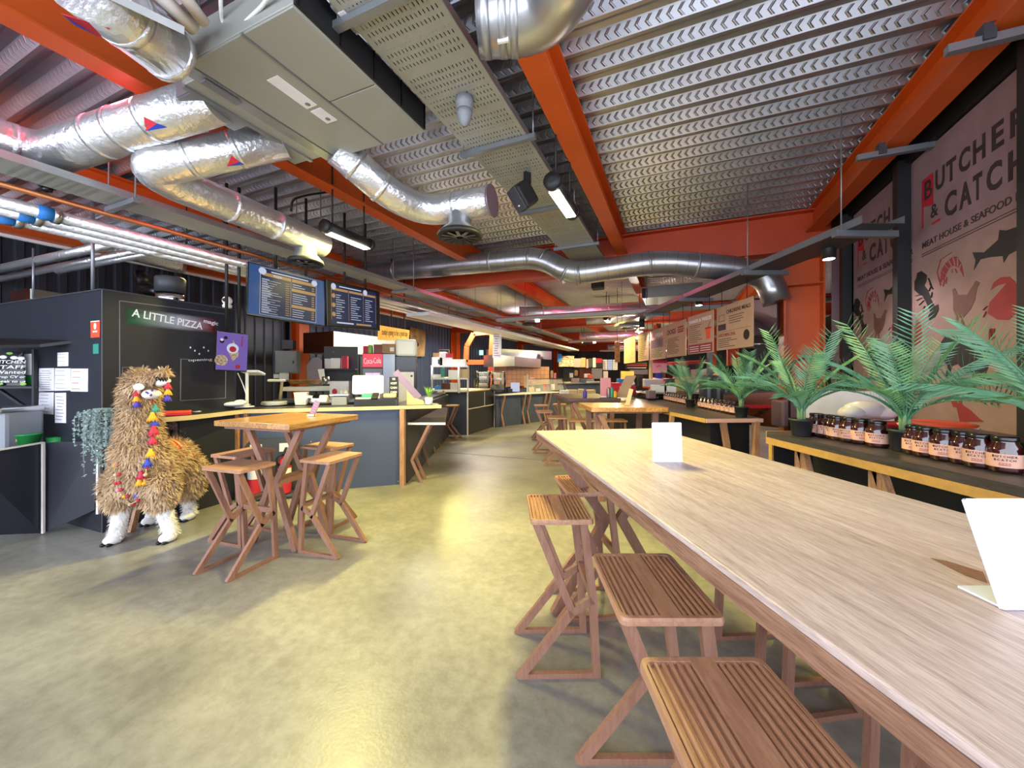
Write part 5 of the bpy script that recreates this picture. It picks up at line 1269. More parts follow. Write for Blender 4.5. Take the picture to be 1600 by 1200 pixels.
# screens hung over the counter
def screen(label, bl, br, tl, tr, m, art):
    bl, br, tl, tr = [W(*p) for p in (bl, br, tl, tr)]
    t = thing('menu_screen', label, 'screen', (bl+br)/2)
    Fm = frame(bl, br-bl, tl-bl); wd = (br-bl).length; ht = (tl-bl).dot(V((Fm[0][1], Fm[1][1], Fm[2][1])))
    MB().box((wd/2, ht/2, -.025), (wd, ht, .05), Fm, bev=.006).build('housing', 'black_gloss', t, True)
    MB().box((wd/2, ht/2, .0015), (wd*.975, ht*.955, .003), Fm).build('display', m, t, True)
    D = {}
    def B(x, y, w_, h, mm, dz=.003): D.setdefault(mm, MB()).box((x*wd+w_*wd/2, y*ht+h*ht/2, dz+.001), (w_*wd, h*ht, .002), Fm)
    def T(tx, x, y, w_, h, mm, dz=.005): D.setdefault(mm, MB()).text(tx, Fm @ Matrix.Translation((x*wd, y*ht, dz)), w_*wd, h*ht, .0008, .01)
    art(B, T, D, Fm, wd, ht)
    nm = {'screen_white': 'menu_text', 'screen_gold': 'heading_band', 'screen_blue': 'side_panel', 'screen_navy': 'menu_panel', 'screen_food': 'food_picture', 'screen_red': 'red_picture', 'screen_black': 'dark_picture'}
    for mm, mb in D.items(): mb.build(nm.get(mm, 'picture'), mm, t, True)
    for f in (.35, .75): 
        p = Fm @ V((wd*f, ht*.97, -.05)); MB().tube([p, V((p.x, p.y, DZ-.05))], .016, 8).build('ceiling_mount', 'black_matt', t, True)
    return t
rg = random.Random(11)
def menu1(B, T, D, Fm, wd, ht):
    B(.14, .05, .72, .9, 'screen_navy', .0025)
    for x in (.14, .86): B(x, .05, .004, .9, 'screen_white')
    for y in (.05, .95): B(.14, y, .72, .005, 'screen_white')
    D['screen_white'].lathe([(.05*wd*.9, 0), (.05*wd*.9, .003)], 20, Fm @ Matrix.Translation((.165*wd, .88*ht, .004))); D['screen_white'].lathe([(.045*wd*.9, 0), (.045*wd*.9, .003)], 20, Fm @ Matrix.Translation((.835*wd, .88*ht, .004)))
    B(.27, .885, .48, .022, 'screen_white'); B(.17, .80, .35, .062, 'screen_gold'); T('PIZZA', .30, .812, .10, .042, 'screen_white')
    B(.53, .80, .32, .062, 'screen_gold'); B(.53, .61, .32, .06, 'screen_gold'); B(.53, .28, .32, .06, 'screen_gold'); B(.515, .09, .006, .70, 'screen_gold')
    for i in range(15):
        y = .10+.045*i; B(.16, y, rg.uniform(.06, .12), .011, 'screen_white'); B(.16, y-.016, rg.uniform(.12, .25), .006, 'screen_white'); B(.45, y, .05, .012, 'screen_gold')
    for y0, n in ((.10, 4), (.37, 5), (.70, 2)):
        for i in range(n): B(.54, y0+.045*i, rg.uniform(.08, .2), .010, 'screen_white'); B(.80, y0+.045*i, .035, .018, 'screen_gold')
def menu2(B, T, D, Fm, wd, ht):
    B(.06, .06, .85, .88, 'screen_navy', .0022)
    for x in (.06, .36, .64, .9): B(x, .16, .004, .7, 'screen_gold')
    for x0 in (.08, .66): D.setdefault('screen_white', MB()).lathe([(.04*wd, 0), (.04*wd, .003)], 18, Fm @ Matrix.Translation((x0*wd+.02, .88*ht, .004)))
    B(.2, .89, .4, .022, 'screen_white'); B(.07, .80, .28, .05, 'screen_gold'); B(.37, .80, .26, .05, 'screen_gold'); B(.65, .80, .24, .05, 'screen_gold')
    for c, w_ in ((.14, .16), (.40, .2), (.68, .18)):
        for i in range(11): B(c, .2+.05*i, rg.uniform(.4, 1)*w_, .012, 'screen_white')
    for k in range(3): D['screen_gold'].lathe([(.03*wd, 0), (.03*wd, .002)], 14, Fm @ Matrix.Translation((.10*wd, (.28+.2*k)*ht, .004)))
    B(.15, .09, .3, .03, 'screen_white'); B(.5, .085, .3, .04, 'screen_gold')
screen('large blue menu screen hung over the pizza counter, nearer one of two', (385.5, 491.5, 4.02), (508, 510.5, 4.70), (393, 409.5, 4.10), (520.5, 437.5, 4.76), 'screen_blue', menu1)
screen('black menu screen with gold columns hung to the right of the blue one', (512, 510, 4.72), (594, 517, 5.62), (522.5, 439, 4.80), (604, 457.5, 5.68), 'screen_black', menu2)
def ad(B, T, D, Fm, wd, ht):
    def disc(x, y, r, mm, dz=.004): D.setdefault(mm, MB()).lathe([(r*wd, 0), (r*wd, .002)], 22, Fm @ Matrix.Translation((x*wd, y*ht, dz)))
    D.setdefault('screen_food', MB()).prism([(.34*wd, .52*ht), (.52*wd, .25*ht), (.72*wd, .42*ht), (.52*wd, .80*ht)], 0, .002, Fm @ Matrix.Translation((0, 0, .003)))
    disc(.50, .58, .19, 'screen_white', .006); disc(.50, .56, .11, 'screen_red', .009); disc(.16, .26, .20, 'screen_food', .004); disc(.16, .74, .07, 'screen_black'); disc(.27, .84, .06, 'screen_black'); disc(.68, .12, .08, 'screen_red'); disc(.15, .78, .05, 'screen_white', .008)
    D['screen_red'].bar(Fm @ V((.78*wd, .65*ht, .005)), Fm @ V((.80*wd, .92*ht, .005)), .05*wd, .003)
screen('small violet screen showing desserts, standing at the corner of the booth', (336.5, 578.5, 4.10), (386, 581, 4.34), (340.5, 516.5, 4.14), (390, 531, 4.36), 'screen_violet', ad)
t = thing('order_pad', 'white order terminal on a slim white stand beside the violet screen', 'terminal', W(386, 636, 4.75))
MB().tube([(0, 0, 0), (0, 0, .42)], .018, 10).build('stand', 'white_gloss', t); MB().box((.0, 0, .44), (.22, .16, .03), TR((0, 0, 0), 0, R(-15)), bev=.008).build('tablet', 'white_gloss', t); MB().tube(bend([(-.08, -.05, .42), (.0, -.08, .3), (.05, -.06, .1), (.02, -.02, .0)], .1), .006, 6).build('cable', 'white_paint', t); MB().lathe([(.08, 0), (.08, .012)], 18).build('foot', 'white_gloss', t)
# ================================================================ kitchen behind the counter
hd = thing('extract_hood', 'long stainless steel extraction hood over the kitchen on the left', 'hood', uv(6.8, -6.6, 1.88), TH)
MB().add([(.40, -1.25, 0), (.40, 1.28, 0), (-.44, 1.28, 0), (-.44, -1.25, 0), (.40, -1.25, .42), (.40, 1.28, .42), (-.44, 1.28, .42), (-.44, -1.25, .42)], [(0, 1, 2, 3), (7, 6, 5, 4), (0, 4, 5, 1), (1, 5, 6, 2), (2, 6, 7, 3)]).build('canopy', 'steel', hd)
MB().box((-.02, -1.255, .21), (.84, .012, .42)).build('end_panel', 'brown_metal', hd)  # end of the steel hood, its dark reflection painted as brown
mb = MB().box((.405, .0, .01), (.02, 2.54, .03)); mb.build('lip', 'steel', hd)
def cab(name, label, cat, px0, px1, ytop, Y, depth, m, parts=None, zb=0., rz=R(12)):
    p0 = W(px0, ytop, Y); p1 = W(px1, ytop, Y); wd = p1.x-p0.x
    t = thing(name, label, cat, ((p0.x+p1.x)/2, Y, zb), rz)
    MB().box((0, depth/2, (p0.z-zb)/2), (wd, depth, p0.z-zb), bev=.006).build('body', m, t)
    if parts: parts(t, wd, p0.z-zb)
    return t
def eb(t, wd, h): MB().box((0, -.008, h/2), (wd*.92, .014, h*.94), bev=.004).build('door', 'grey_plastic', t); MB().box((wd*.36, -.02, h*.5), (.02, .012, .06)).build('handle', 'black_matt', t)
cab('electrical_cabinet', 'grey wall cabinet with a small black latch left of the orange column', 'cabinet', 431, 462, 548, 7.6, .25, 'grey_plastic', eb, 1.47)
cab('small_breaker_box', 'small grey box with a dark hood above the grey cabinet', 'box', 441, 457, 531, 7.7, .2, 'dark_grey', None, 1.96)
def fr1(t, wd, h):
    MB().box((0, -.012, h*.93), (wd*.96, .02, h*.13), bev=.004).build('lit_header', 'cola_red', t)
    mb = MB(); mb.text('Coca-Cola', frame((0, -.023, h*.90), (1, 0, .06), (-.1, 0, 1)), wd*.82, h*.055, .001, .0, 'C'); mb.build('lettering', 'white_gloss', t)
    d = MB().box((0, -.012, h*.45), (wd*.94, .02, h*.8), bev=.004).build('door', 'grey_plastic', t)
    MB().box((0, -.024, h*.47), (wd*.7, .004, h*.68)).build('glass_pane', 'fridge_glow', d)
    mb = MB()
    for r_ in range(6):
        for c in range(6): mb.tube([(-wd*.28+c*wd*.11, -.028, h*(.16+r_*.11)), (-wd*.28+c*wd*.11, -.028, h*(.23+r_*.11))], .011, 6)
    mb.build('bottle_rows', 'crimson', d)
cab('drinks_fridge', 'narrow drinks fridge with a lit red header behind the white monitor', 'fridge', 567, 598, 552, 6.8, .5, 'dark_grey', fr1)
cab('steel_cabinet', 'tall stainless steel cabinet right of the narrow drinks fridge', 'cabinet', 598.5, 617, 553, 6.85, .5, 'conduit')
def fr2(t, wd, h):
    d = MB().box((0, -.012, h*.45), (wd*.86, .02, h*.82), bev=.004).build('door', 'black_gloss', t); MB().box((.01, -.024, h*.47), (wd*.72, .004, h*.74)).build('frosted_pane', 'bag_white', d); MB().lathe([(.02, 0), (.02, .004)], 14, frame((wd*.28, -.027, h*.80), (1, 0, 0), (0, 0, 1))).build('sticker', 'black_matt', d)
cab('drinks_fridge', 'black framed fridge with a pale frosted door below the white hood', 'fridge', 618, 650, 557, 7.0, .5, 'black_gloss', fr2)
t = thing('dish_machine_hood', 'white rounded hood standing on top of the black framed fridge', 'hood', W(634, 557, 7.0), R(12)); MB().box((0, .2, .16), (.38, .4, .32), bev=.05).build('hood_body', 'white_paint', t)
for i, (px, py, w_, h_, m, lab) in enumerate(((572, 552, .10, .13, 'crimson', 'small dark red carton on the narrow drinks fridge'), (578, 552, .06, .15, 'leaf_bright', 'thin yellow green carton on the narrow drinks fridge'), (591, 552, .16, .16, 'brown_metal', 'dark open cardboard box above the steel cabinet'), (607, 552, .22, .17, 'cardboard', 'brown cardboard box with a white label above the steel cabinet'))):
    t = thing('carton', lab, 'box', W(px, py, 6.9+.06*(i == 2)), R(12)); MB().box((0, .1, h_/2), (w_, .2, h_), bev=.004).build('box', m, t)
    if i == 3: MB().box((.06, -.003, .07), (.07, .004, .07)).build('label', 'paper', t)
# yellow lit sign and brown poster
q = [W(594, 531, 6.9), W(638.5, 533.5, 7.6), W(640, 516, 7.6), W(595, 508.5, 6.9)]
t = thing('lit_sign', 'glowing yellow sign with a handwritten sentence over the kitchen', 'sign', (q[0]+q[1])/2)
MB().slab(q, -.06).build('light_box', 'lit_yellow', t, True)
Fm = frame(q[0].lerp(q[3], .22)+V((.01, -.004, 0)), q[1]-q[0], (0, 0, 1)); mb = MB(); mb.text("today's going to be a good day", Fm @ Matrix.Translation((.03, 0, .002)), (q[1]-q[0]).length*.9, .15, .001); mb.build('lettering', 'ink_brown', t, True)
for f in (.35, .8): p = q[3].lerp(q[2], f); MB().tube([p, V((p.x, p.y, DZ))], .012, 6).build('hanger', 'black_matt', t, True)
q = [W(641, 557, 12.4), W(663.5, 557, 13.3), W(665, 517, 13.3), W(641.5, 511, 12.4)]
t = thing('brown_poster', 'aged brown poster with a small emblem on the slate wall', 'poster', (q[0]+q[1])/2); MB().slab(q, -.02).build('sheet', 'brown_stain', t, True)
Fm = frame(q[0]+V((0, -.02, 0)), q[1]-q[0], (0, 0, 1)); wd = (q[1]-q[0]).length
mb = MB(); mb.text('GRIZZLY', Fm @ Matrix.Translation((wd*.28, .62, .0)), wd*.45, .08, .002); mb.ball(Fm @ V((wd*.5, .40, .0)), (.06, .02, .07), 10); mb.build('print', 'ink_brown', t, True)
# back shelves with bowls, cartons and rags
bs = thing('prep_shelf', 'white prep shelf on legs carrying wooden bowls behind the pizza counter', 'shelf', W(485, 604, 6.6), R(12))
MB().box((.05, .2, -.04), (1.0, .4, .07)).build('shelf_board', 'white_paint', bs)
for s in (-.4, .5): MB().box((s, .2, -.7), (.05, .05, 1.25)).build('leg', 'conduit', bs)
for i, px in enumerate((462, 475, 490)): solo(MB().lathe([(.0, 0), (.07, .0), (.14, .055), (.15, .075), (.13, .07), (.0, .02)], 20), 'wooden_bowl', 'bowl_wood', ('left', 'middle', 'right')[i]+' shallow wooden bowl on the white prep shelf', 'bowl', W(px, 600, 6.75), 0, 'wooden bowls on the prep shelf')
solo(MB().tube([(0, 0, 0), (0, 0, .13)], .06, 16), 'steel_canister', 'steel', 'steel canister at the right end of the white prep shelf', 'canister', W(509, 600, 6.7))
ks = thing('kitchen_shelf', 'dark kitchen shelf with red and white cartons behind the cash drawer', 'shelf', W(528, 577, 7.3), R(12)); MB().box((0, .12, 0), (.62, .3, .03)).build('shelf_board', 'black_matt', ks); MB().box((0, .27, .1), (.62, .02, .7)).build('back', 'dark_grey', ks)
for i, (px, w_, h_, m, lab) in enumerate(((512, .12, .19, 'bag_white', 'grey white carton, leftmost on the dark kitchen shelf'), (524, .17, .2, 'paper', 'white carton with a dark mark on the dark kitchen shelf'), (538, .10, .24, 'crimson', 'red carton, rightmost on the dark kitchen shelf'))): solo(MB().box((0, .08, h_/2), (w_, .14, h_), bev=.004), 'carton', m, lab, 'box', W(px, 576, 7.3), R(12))
t = thing('chicken_carton', 'grey carton with a dark red bird mark on the prep bench', 'box', Z(530, 623, 1.046), R(12)); MB().box((0, .1, .14), (.30, .2, .3), bev=.005).build('box', 'bag_white', t); MB().ball((-.07, -.004, .12), (.04, .005, .05), 10).build('red_mark', 'crimson', t)
for i in range(2): t = thing('sauce_bottle', ('left', 'right')[i]+' white squeezy bottle in front of the grey bird carton', 'bottle', Z(534+i*6.5, 624.5, 1.046), 0, 'white squeezy bottles'); MB().lathe([(.03, 0), (.032, .01), (.032, .13), (.012, .16), (.0, .16)], 12).build('bottle_body', 'white_gloss', t); MB().lathe([(.012, .16), (.005, .20)], 8).build('nozzle', 'white_plastic', t)
t = thing('wall_clutter_cloth', 'blue grey apron hanging left of the red cartons', 'apron', W(492, 580, 7.2)); mb = MB(); mb.prism([(-.12, -.3), (.16, -.34), (.13, .2), (.05, .26), (-.04, .24), (-.14, .1)], 0, .03, frame((0, 0, 0), (1, 0, 0), (0, 0, 1))); mb.build('cloth', 'wall_pale', t)
t = thing('paper_towel', 'white paper sheet hanging in front of the blue grey apron', 'paper', W(502, 585, 6.9)); MB().prism([(-.06, .09), (.05, .1), (.07, -.08), (-.02, -.1)], 0, .006, frame((0, 0, 0), (1, 0, 0), (0, 0, 1))).build('sheet', 'paper', t)
t = thing('prep_bench', 'steel prep bench below the wooden bowls', 'bench', (-2.95, 6.25, 0), R(12)); MB().box((0, .2, 1.02), (1.7, .4, .05)).build('top', 'steel', t); MB().box((0, .25, .5), (1.6, .3, .98)).build('cabinet', 'dark_grey', t)
t = thing('dispenser', 'white wall dispenser and socket at the left of the prep shelf', 'dispenser', W(444, 594, 7.5)); MB().box((0, 0, .06), (.15, .1, .17), bev=.02).build('dispenser_body', 'white_plastic', t); MB().box((-.17, .03, .08), (.1, .02, .08)).build('socket_plate', 'white_paint', t)
t = thing('hot_lamp_stand', 'pale curved lamp stand behind the left plates', 'lamp', W(432, 616, 5.6)); MB().box((0, 0, .2), (.22, .1, .04), bev=.015).build('lamp_head', 'white_plastic', t); MB().tube(bend([(.08, 0, .2), (.07, 0, .06), (.05, 0, -.08)], .05), .02, 8).build('stem', 'kraft', t); 
# ================================================================ tables beyond the long table
def ktable(label, c, rz, wx, wy, top, h=1.07):
    t = thing('high_table', label, 'table', (*c, 0), R(rz))
    MB().box((0, 0, h-.025), (wx, wy, .05), bev=.004).build('tabletop', top, t)
    MB().box((0, 0, h-.06), (wx-.1, wy-.1, .02)).build('under_frame', 'leg_wood', t)
    for sx in (-1, 1):
        for sy in (-1, 1):
            MB().bar((sx*(wx/2-.14), sy*(wy/2-.12), 0), (sx*(wx/2-.10), sy*(wy/2-.12), h-.07), .06, .05, up=(0, 1, 0)).build('leg', 'leg_wood', t)
    MB().bar((-wx/2+.10, -wy/2+.05, h-.07), (-wx/2+.55, -wy/2+.05, .02), .055, .045, up=(0, 1, 0)).build('brace', 'leg_wood', t)
    return t
ktable('golden high table standing just beyond the far end of the long table', (1.31, 4.66), 1, .86, .76, 'table_gold', 1.08)
ktable('dark plum high table two tables beyond the end of the long table', (1.27, 6.85), 3, .86, 1.5, 'far_table', 1.07)
g = 'stools at the far tables'
for x, y, rz, lab in ((1.06, 5.85, 90, 'wooden stool between the golden and the plum high tables, left one'), (1.52, 5.82, 90, 'wooden stool between the golden and the plum high tables, right one'), (.72, 6.25, 180, 'wooden stool at the left front corner of the plum high table'),
        (.60, 7.2, 180, 'wooden stool along the left side of the plum high table'), (.65, 8.6, 180, 'wooden stool standing beyond the plum table, by the blue counter'), (1.1, 8.9, 170, 'wooden stool farthest down the walkway, beyond the plum table')):
    dup(s2, (x, y, 0), R(rz), lab, g)
t = thing('menu_card', 'narrow pale menu card standing on the golden high table', 'menu', Z(980, 633, 1.082)); MB().box((0, 0, .1), (.05, .008, .2), Matrix.Rotation(R(14), 4, 'Y')).build('card', 'kraft', t); MB().box((0, .02, .006), (.06, .06, .012)).build('foot', 'kraft', t)
t = thing('menu_clipboard', 'slanted brown menu board leaning on the plum high table', 'menu', Z(973, 621, 1.072)); MB().prism([(-.12, 0), (.05, 0), (.22, .36), (.05, .36)], 0, .01, frame((0, 0, 0), (1, 0, 0), (0, 0, 1))).build('board', 'board_tan', t); MB().bar((.14, .0, .36), (.10, .15, 0), .02, .02).build('prop', 'kraft', t)
t = thing('flyer_holder', 'coral paper flyer holder on the plum high table', 'flyer', Z(946, 621, 1.072)); MB().box((0, 0, .16), (.17, .01, .32)).build('flyer', 'pinkish', t); MB().box((0, .02, .01), (.18, .06, .02)).build('foot', 'acrylic_edge', t)
for i, (px, m, h_, lab) in enumerate(((914, 'violet', .13, 'violet drinks can on the plum high table'), (951, 'purple_metal', .17, 'lilac bottle in front of the coral flyer'), (956, 'teal', .17, 'teal bottle in front of the coral flyer'), (961, 'yellow', .11, 'short amber bottle in front of the coral flyer'))):
    t = thing('drinks_can' if i == 0 else 'sauce_bottle', lab, 'can' if i == 0 else 'bottle', Z(px, 621.5, 1.072)); MB().lathe([(.03, 0), (.034, .01), (.034, h_*.75), (.018, h_*.95), (.018, h_), (.0, h_)], 14).build('container', m, t)
t = thing('red_caddy', 'red napkin caddy near the slanted menu on the plum high table', 'caddy', Z(989, 618, 1.072)); MB().box((0, .05, .09), (.11, .11, .18), bev=.01).build('caddy_body', 'crimson', t); MB().prism([(-.05, 0), (.05, .02), (.02, .09), (-.06, .06)], -.02, .02, frame((0, .05, .18), (1, 0, 0), (0, 0, 1))).build('napkin', 'paper', t)
t = thing('lilac_box', 'small lilac box at the left corner of the dark serving counter', 'box', W(1019, 622, 6.2)); MB().box((0, .06, .055), (.12, .12, .13), bev=.004).build('box', 'purple_metal', t)
# ================================================================ counters beyond the pizza counter
bc = thing('black_counter', 'tall black boxed counter with tan edging, end of the second stall', 'counter', (-1.07, 9.16, 0))
MB().prism([(-1.07, 9.16), (-.50, 10.65), (-2.0, 11.2), (-1.75, 9.2)], 0, 1.03).build('carcass', 'dark_panel', bc, True)
mb = MB(); f0, f1 = V((-1.07, 9.16, 0)), V((-.50, 10.65, 0)); off = V((.012, -.006, 0))
mb.bar(f0+off, f0+off+V((0, 0, 1.03)), .03, .03, up=(1, 0, 0)); mb.bar(f0+off+V((0, 0, .62)), f1+off+V((0, 0, .62)), .02, .02); mb.bar(f0.lerp(f1, .6)+off+V((0, 0, .62)), f0.lerp(f1, .6)+off+V((0, 0, 1.0)), .02, .02, up=(1, 0, 0)); mb.bar(f1+off+V((0, 0, .62)), f1+off+V((0, 0, 1.0)), .02, .02, up=(1, 0, 0)); mb.build('edging', 'lagging_white', bc, True)
MB().prism([(-1.09, 9.12), (-.46, 10.7), (-2.0, 11.25), (-1.78, 9.16)], 1.03, 1.055).build('top', 'kraft', bc, True)
mc = thing('long_counter', 'long slate fronted counter with slanted tan supports, second stall', 'counter', (-.44, 10.5, 0))
m0, m1 = V((-.44, 10.5, 0)), V((1.42, 12.35, 0))
MB().slab([m0, m1, m1+V((0, 0, .87)), m0+V((0, 0, .87))], -.05).build('front_panel', 'navy_panel', mc, True)
dv = (m1-m0).normalized(); nv = V((dv.y, -dv.x, 0))
MB().slab([m0+nv*.12+V((0, 0, .87)), m1+nv*.12+V((0, 0, .87)), m1-nv*.6+V((0, 0, .87)), m0-nv*.05+V((0, 0, .87))], .03).build('top', 'white_paint', mc, True)
MB().slab([m1, m1+V((-.1, 2.6, 0)), m1+V((-.1, 2.6, .87)), m1+V((0, 0, .87))], -.05).build('end_panel', 'navy_panel', mc, True)
for f in (.08, .40, .48, .76, .84):
    p = m0.lerp(m1, f)+nv*.03; q = MB(); kleg(q, [(.10, .86), (-.05, .36), (.06, 0)], .05, .04); q.build('support', 'stool_wood', mc, True, M=Matrix.Translation(p) @ Matrix.Rotation(math.atan2(nv.y, nv.x), 4, 'Z'))
# wire rack with boxes
rk = thing('storage_rack', 'white metal storage rack with boxes and papers at the end of the pizza counter', 'rack', W(704, 612, 8.6))
mb = MB()
for px in (675, 693, 717, 731): mb.tube([W(px, 614, 8.4+.3*(px in (693, 731))), W(px, 571, 8.4+.3*(px in (693, 731)))], .022, 8)
mb.build('posts', 'white_paint', rk, True)
for y in (611, 593, 574): MB().slab([W(673, y, 8.4), W(731, y, 8.5), W(729, y-2, 8.9), W(677, y-2, 8.8)], .03).build('shelf_board', 'white_paint', rk, True)
for px, py, w_, h_, m, lab in ((683, 571, .24, .18, 'paper', 'white printed carton on top of the white rack, left'), (692, 571, .16, .30, 'bag_white', 'tall white carton on top of the white rack'), (701, 571, .13, .26, 'paper', 'white carton with a red top on the white rack'), (716, 572, .32, .15, 'white_paint', 'flat white box stack on top of the white rack, right'),
        (682, 592, .2, .10, 'paper', 'paper stack on the middle board of the white rack, left'), (708, 592, .22, .2, 'white_plastic', 'white printed sheet stack on the middle board of the white rack'), (724, 592, .22, .22, 'kraft', 'beige bag on the middle board of the white rack, right'), (684, 610, .16, .1, 'bright_blue', 'blue cloth on the lowest board of the white rack'), (697, 610, .2, .16, 'brown_metal', 'dark brown jar group on the lowest board of the white rack'), (710, 610, .22, .17, 'lagging_white', 'pale bottle crate on the lowest board of the white rack')):
    t = thing('carton', lab, 'box', W(px, py, 8.55)); MB().box((0, .1, h_/2), (w_, .18, h_), bev=.006).build('box', m, t)
    if px == 701: MB().box((0, .1, h_-.04), (w_+.004, .184, .09)).build('red_top', 'crimson', t)
    if px == 683: MB().box((.05, .005, .08), (.06, .006, .1)).build('dark_mark', 'ink', t); MB().box((0, .1, h_+.05), (w_*.8, .15, .1)).build('brown_lid', 'cardboard', t)
t = thing('info_sticker', 'turquoise card hanging on the post of the white rack', 'card', W(692, 582, 8.35)); MB().box((0, 0, 0), (.085, .01, .2)).build('card', 'teal', t)
t = thing('wall_picture', 'small dark framed window panel on the slate wall above the white rack', 'picture', W(694, 551, 14.4)); MB().box((0, 0, 0), (.4, .03, .24)).build('frame', 'kraft', t); MB().box((0, -.018, 0), (.35, .01, .19)).build('pane', 'black_gloss', t)
t = thing('exit_sign', 'small lit green exit sign on the slate wall seen through the orange frame', 'sign', W(752, 551, 17.2)); MB().box((0, 0, 0), (.18, .05, .22)).build('light_box', 'lit_green', t); MB().box((-.3, .1, -.02), (.16, .05, .16)).build('dark_box', 'black_matt', t)
q = [W(769.5, 559, 10.2), W(783.5, 559, 10.2), W(783.5, 511, 10.2), W(771, 510, 10.2)]
t = thing('hanging_menu', 'tall white printed sheet hanging over the second stall', 'sign', (q[0]+q[1])/2); MB().slab(q, -.01).build('sheet', 'paper', t, True)
mb = MB()
for k in range(12): mb.box((-.02+random.uniform(-.02, .02), -.012, .06+k*.063), (random.uniform(.08, .17), .002, .018))
mb.build('print', 'wall_pale', t)
MB().tube([W(777, 511, 10.2), V((W(777, 511, 10.2).x, 10.2, DZ))], .006, 6).build('hanger', 'conduit', t, True)
# curved display cabinet
def display(label, px0, px1, y0, y1, Y, m='black_gloss'):
    a, b = W(px0, y1, Y), W(px1, y1, Y); wd = b.x-a.x; ht = (y1-y0)*Y/F
    t = thing('display_cabinet', label, 'display cabinet', ((a.x+b.x)/2, Y, a.z), R(14))
    prof = bend([(-.0, 0, .0), (-.12, 0, ht*.55), (.0, 0, ht), (.45, 0, ht), (.45, 0, 0)], .1, 5)
    for s in (-1, 1): MB().tube([(s*wd/2, p.x, p.z) for p in prof], .028, 8).build('side_frame', m, t)
    vs = [(s*wd/2, p.x, p.z) for s in (-1, 1) for p in prof[:-1]]; n = len(prof)-1
    MB().add(vs, [(i, i+1, n+i+1, n+i) for i in range(n-1)]).build('curved_glass', 'glass', t)
    for z in (.12, .55): MB().box((0, .2, ht*z), (wd*.9, .4, .02)).build('tray', 'steel', t)
    MB().box((0, .2, ht*.22), (wd*.8, .3, ht*.12), bev=.02).build('baked_goods', 'kraft', t); MB().box((0, .2, ht*.64), (wd*.75, .25, ht*.12), bev=.02).build('pastries', 'lagging_white', t)
    return t
display('black rimmed curved glass cabinet on the tall black counter', 746, 764, 581, 606, 10.2)
display('black rimmed curved glass cabinet with sloped front beside the hanging sheet', 769, 788, 582, 612, 10.6)
t = thing('sloped_till', 'dark sloped screen below the right curved cabinet', 'till', W(777, 611, 10.3)); MB().bar((0, 0, .02), (0, .14, .16), .36, .03, up=(0, -.5, 1)).build('screen', 'dark_grey', t)
# pink tiled wall and hoods of the second stall
struct(MB().slab([W(772, 606, 13.0), W(858, 600, 15.5), W(858, 573, 15.5), W(772, 571, 13.0)], -.06), 'wall_stall', 'tile_pink')
m = MT['tile_pink']; M_, sp, N, L = math_nodes(m)
br = N.new('ShaderNodeTexBrick'); br.inputs['Scale'].default_value = 1; br.inputs['Brick Width'].default_value = .16; br.inputs['Row Height'].default_value = .16; br.inputs['Mortar Size'].default_value = .008; br.offset = 0
cb = N.new('ShaderNodeCombineXYZ'); L.new(sp[0], cb.inputs[0]); L.new(sp[2], cb.inputs[1]); L.new(cb.outputs[0], br.inputs['Vector'])
br.inputs['Color1'].default_value = (*lin('dcae98'), 1); br.inputs['Color2'].default_value = (*lin('d19c80'), 1); br.inputs['Mortar'].default_value = (*lin('a87f70'), 1)
L.new(br.outputs['Color'], N['Principled BSDF'].inputs['Base Color'])
def slabthing(name, label, cat, q, th, m, pname='body', extra=None):
    t = thing(name, label, cat, sum(q, V((0, 0, 0)))/len(q)); MB().slab(q, -th).build(pname, m, t, True)
    if extra: extra(t)
    return t
slabthing('extract_hood', 'steel hood with a mauve long side over the second stall', 'hood', [W(771, 573, 12.2), W(804, 572, 12.6), W(804, 557, 12.6), W(771, 554, 12.2)], .7, 'steel', 'canopy', lambda t: MB().slab([W(804.2, 572, 12.6), W(845, 575, 15.0), W(845, 561, 15.0), W(804.2, 557, 12.6)], -.6).build('long_side', 'purple_metal', t, True))
slabthing('extract_hood', 'second steel hood higher up, behind the hanging white sheet', 'hood', [W(784, 556, 14.0), W(862, 562, 17.5), W(862, 549, 17.5), W(784, 545, 14.0)], .7, 'steel', 'canopy')
slabthing('sneeze_guard', 'clear glass guard on the long slate counter', 'glass guard', [W(824, 613, 11.5), W(882, 609, 12.6), W(878, 592, 12.8), W(824, 592, 11.7)], .01, 'glass', 'glass_sheet', lambda t: [MB().bar(W(824, 592, 11.7), W(879, 591.5, 12.8), .03, .02).build('top_rail', 'steel', t, True), MB().bar(W(824, 613, 11.5), W(824, 585, 11.6), .06, .05, up=(1, 0, 0)).build('post', 'steel', t, True), MB().bar(W(878, 592, 12.8), W(886, 610, 12.4), .03, .03, up=(1, 0, 0)).build('post', 'steel', t, True)])
items = ((797, 614, 11.0, .14, .12, 'black_matt', 'black card terminal on the long slate counter'), (805, 612, 11.1, .26, .26, 'screen_white', 'bright white tablet on the long slate counter'), (813, 613, 11.2, .34, .1, 'dark_grey', 'dark grey box below the bright tablet'), (822, 606, 11.8, .12, .36, 'cardboard', 'brown upright menu frame by the glass guard post'),
         (831, 612, 11.8, .16, .14, 'kraft', 'beige paper box inside the glass guard, left'), (841, 612, 12.0, .14, .1, 'paper', 'white cup box inside the glass guard'), (851, 610, 12.1, .10, .2, 'crimson', 'red bottle group inside the glass guard'), (857, 610, 12.2, .10, .2, 'purple_metal', 'lilac bottle group inside the glass guard'), (864, 609, 12.3, .12, .18, 'bag_white', 'pale bottle group at the right end of the glass guard'))
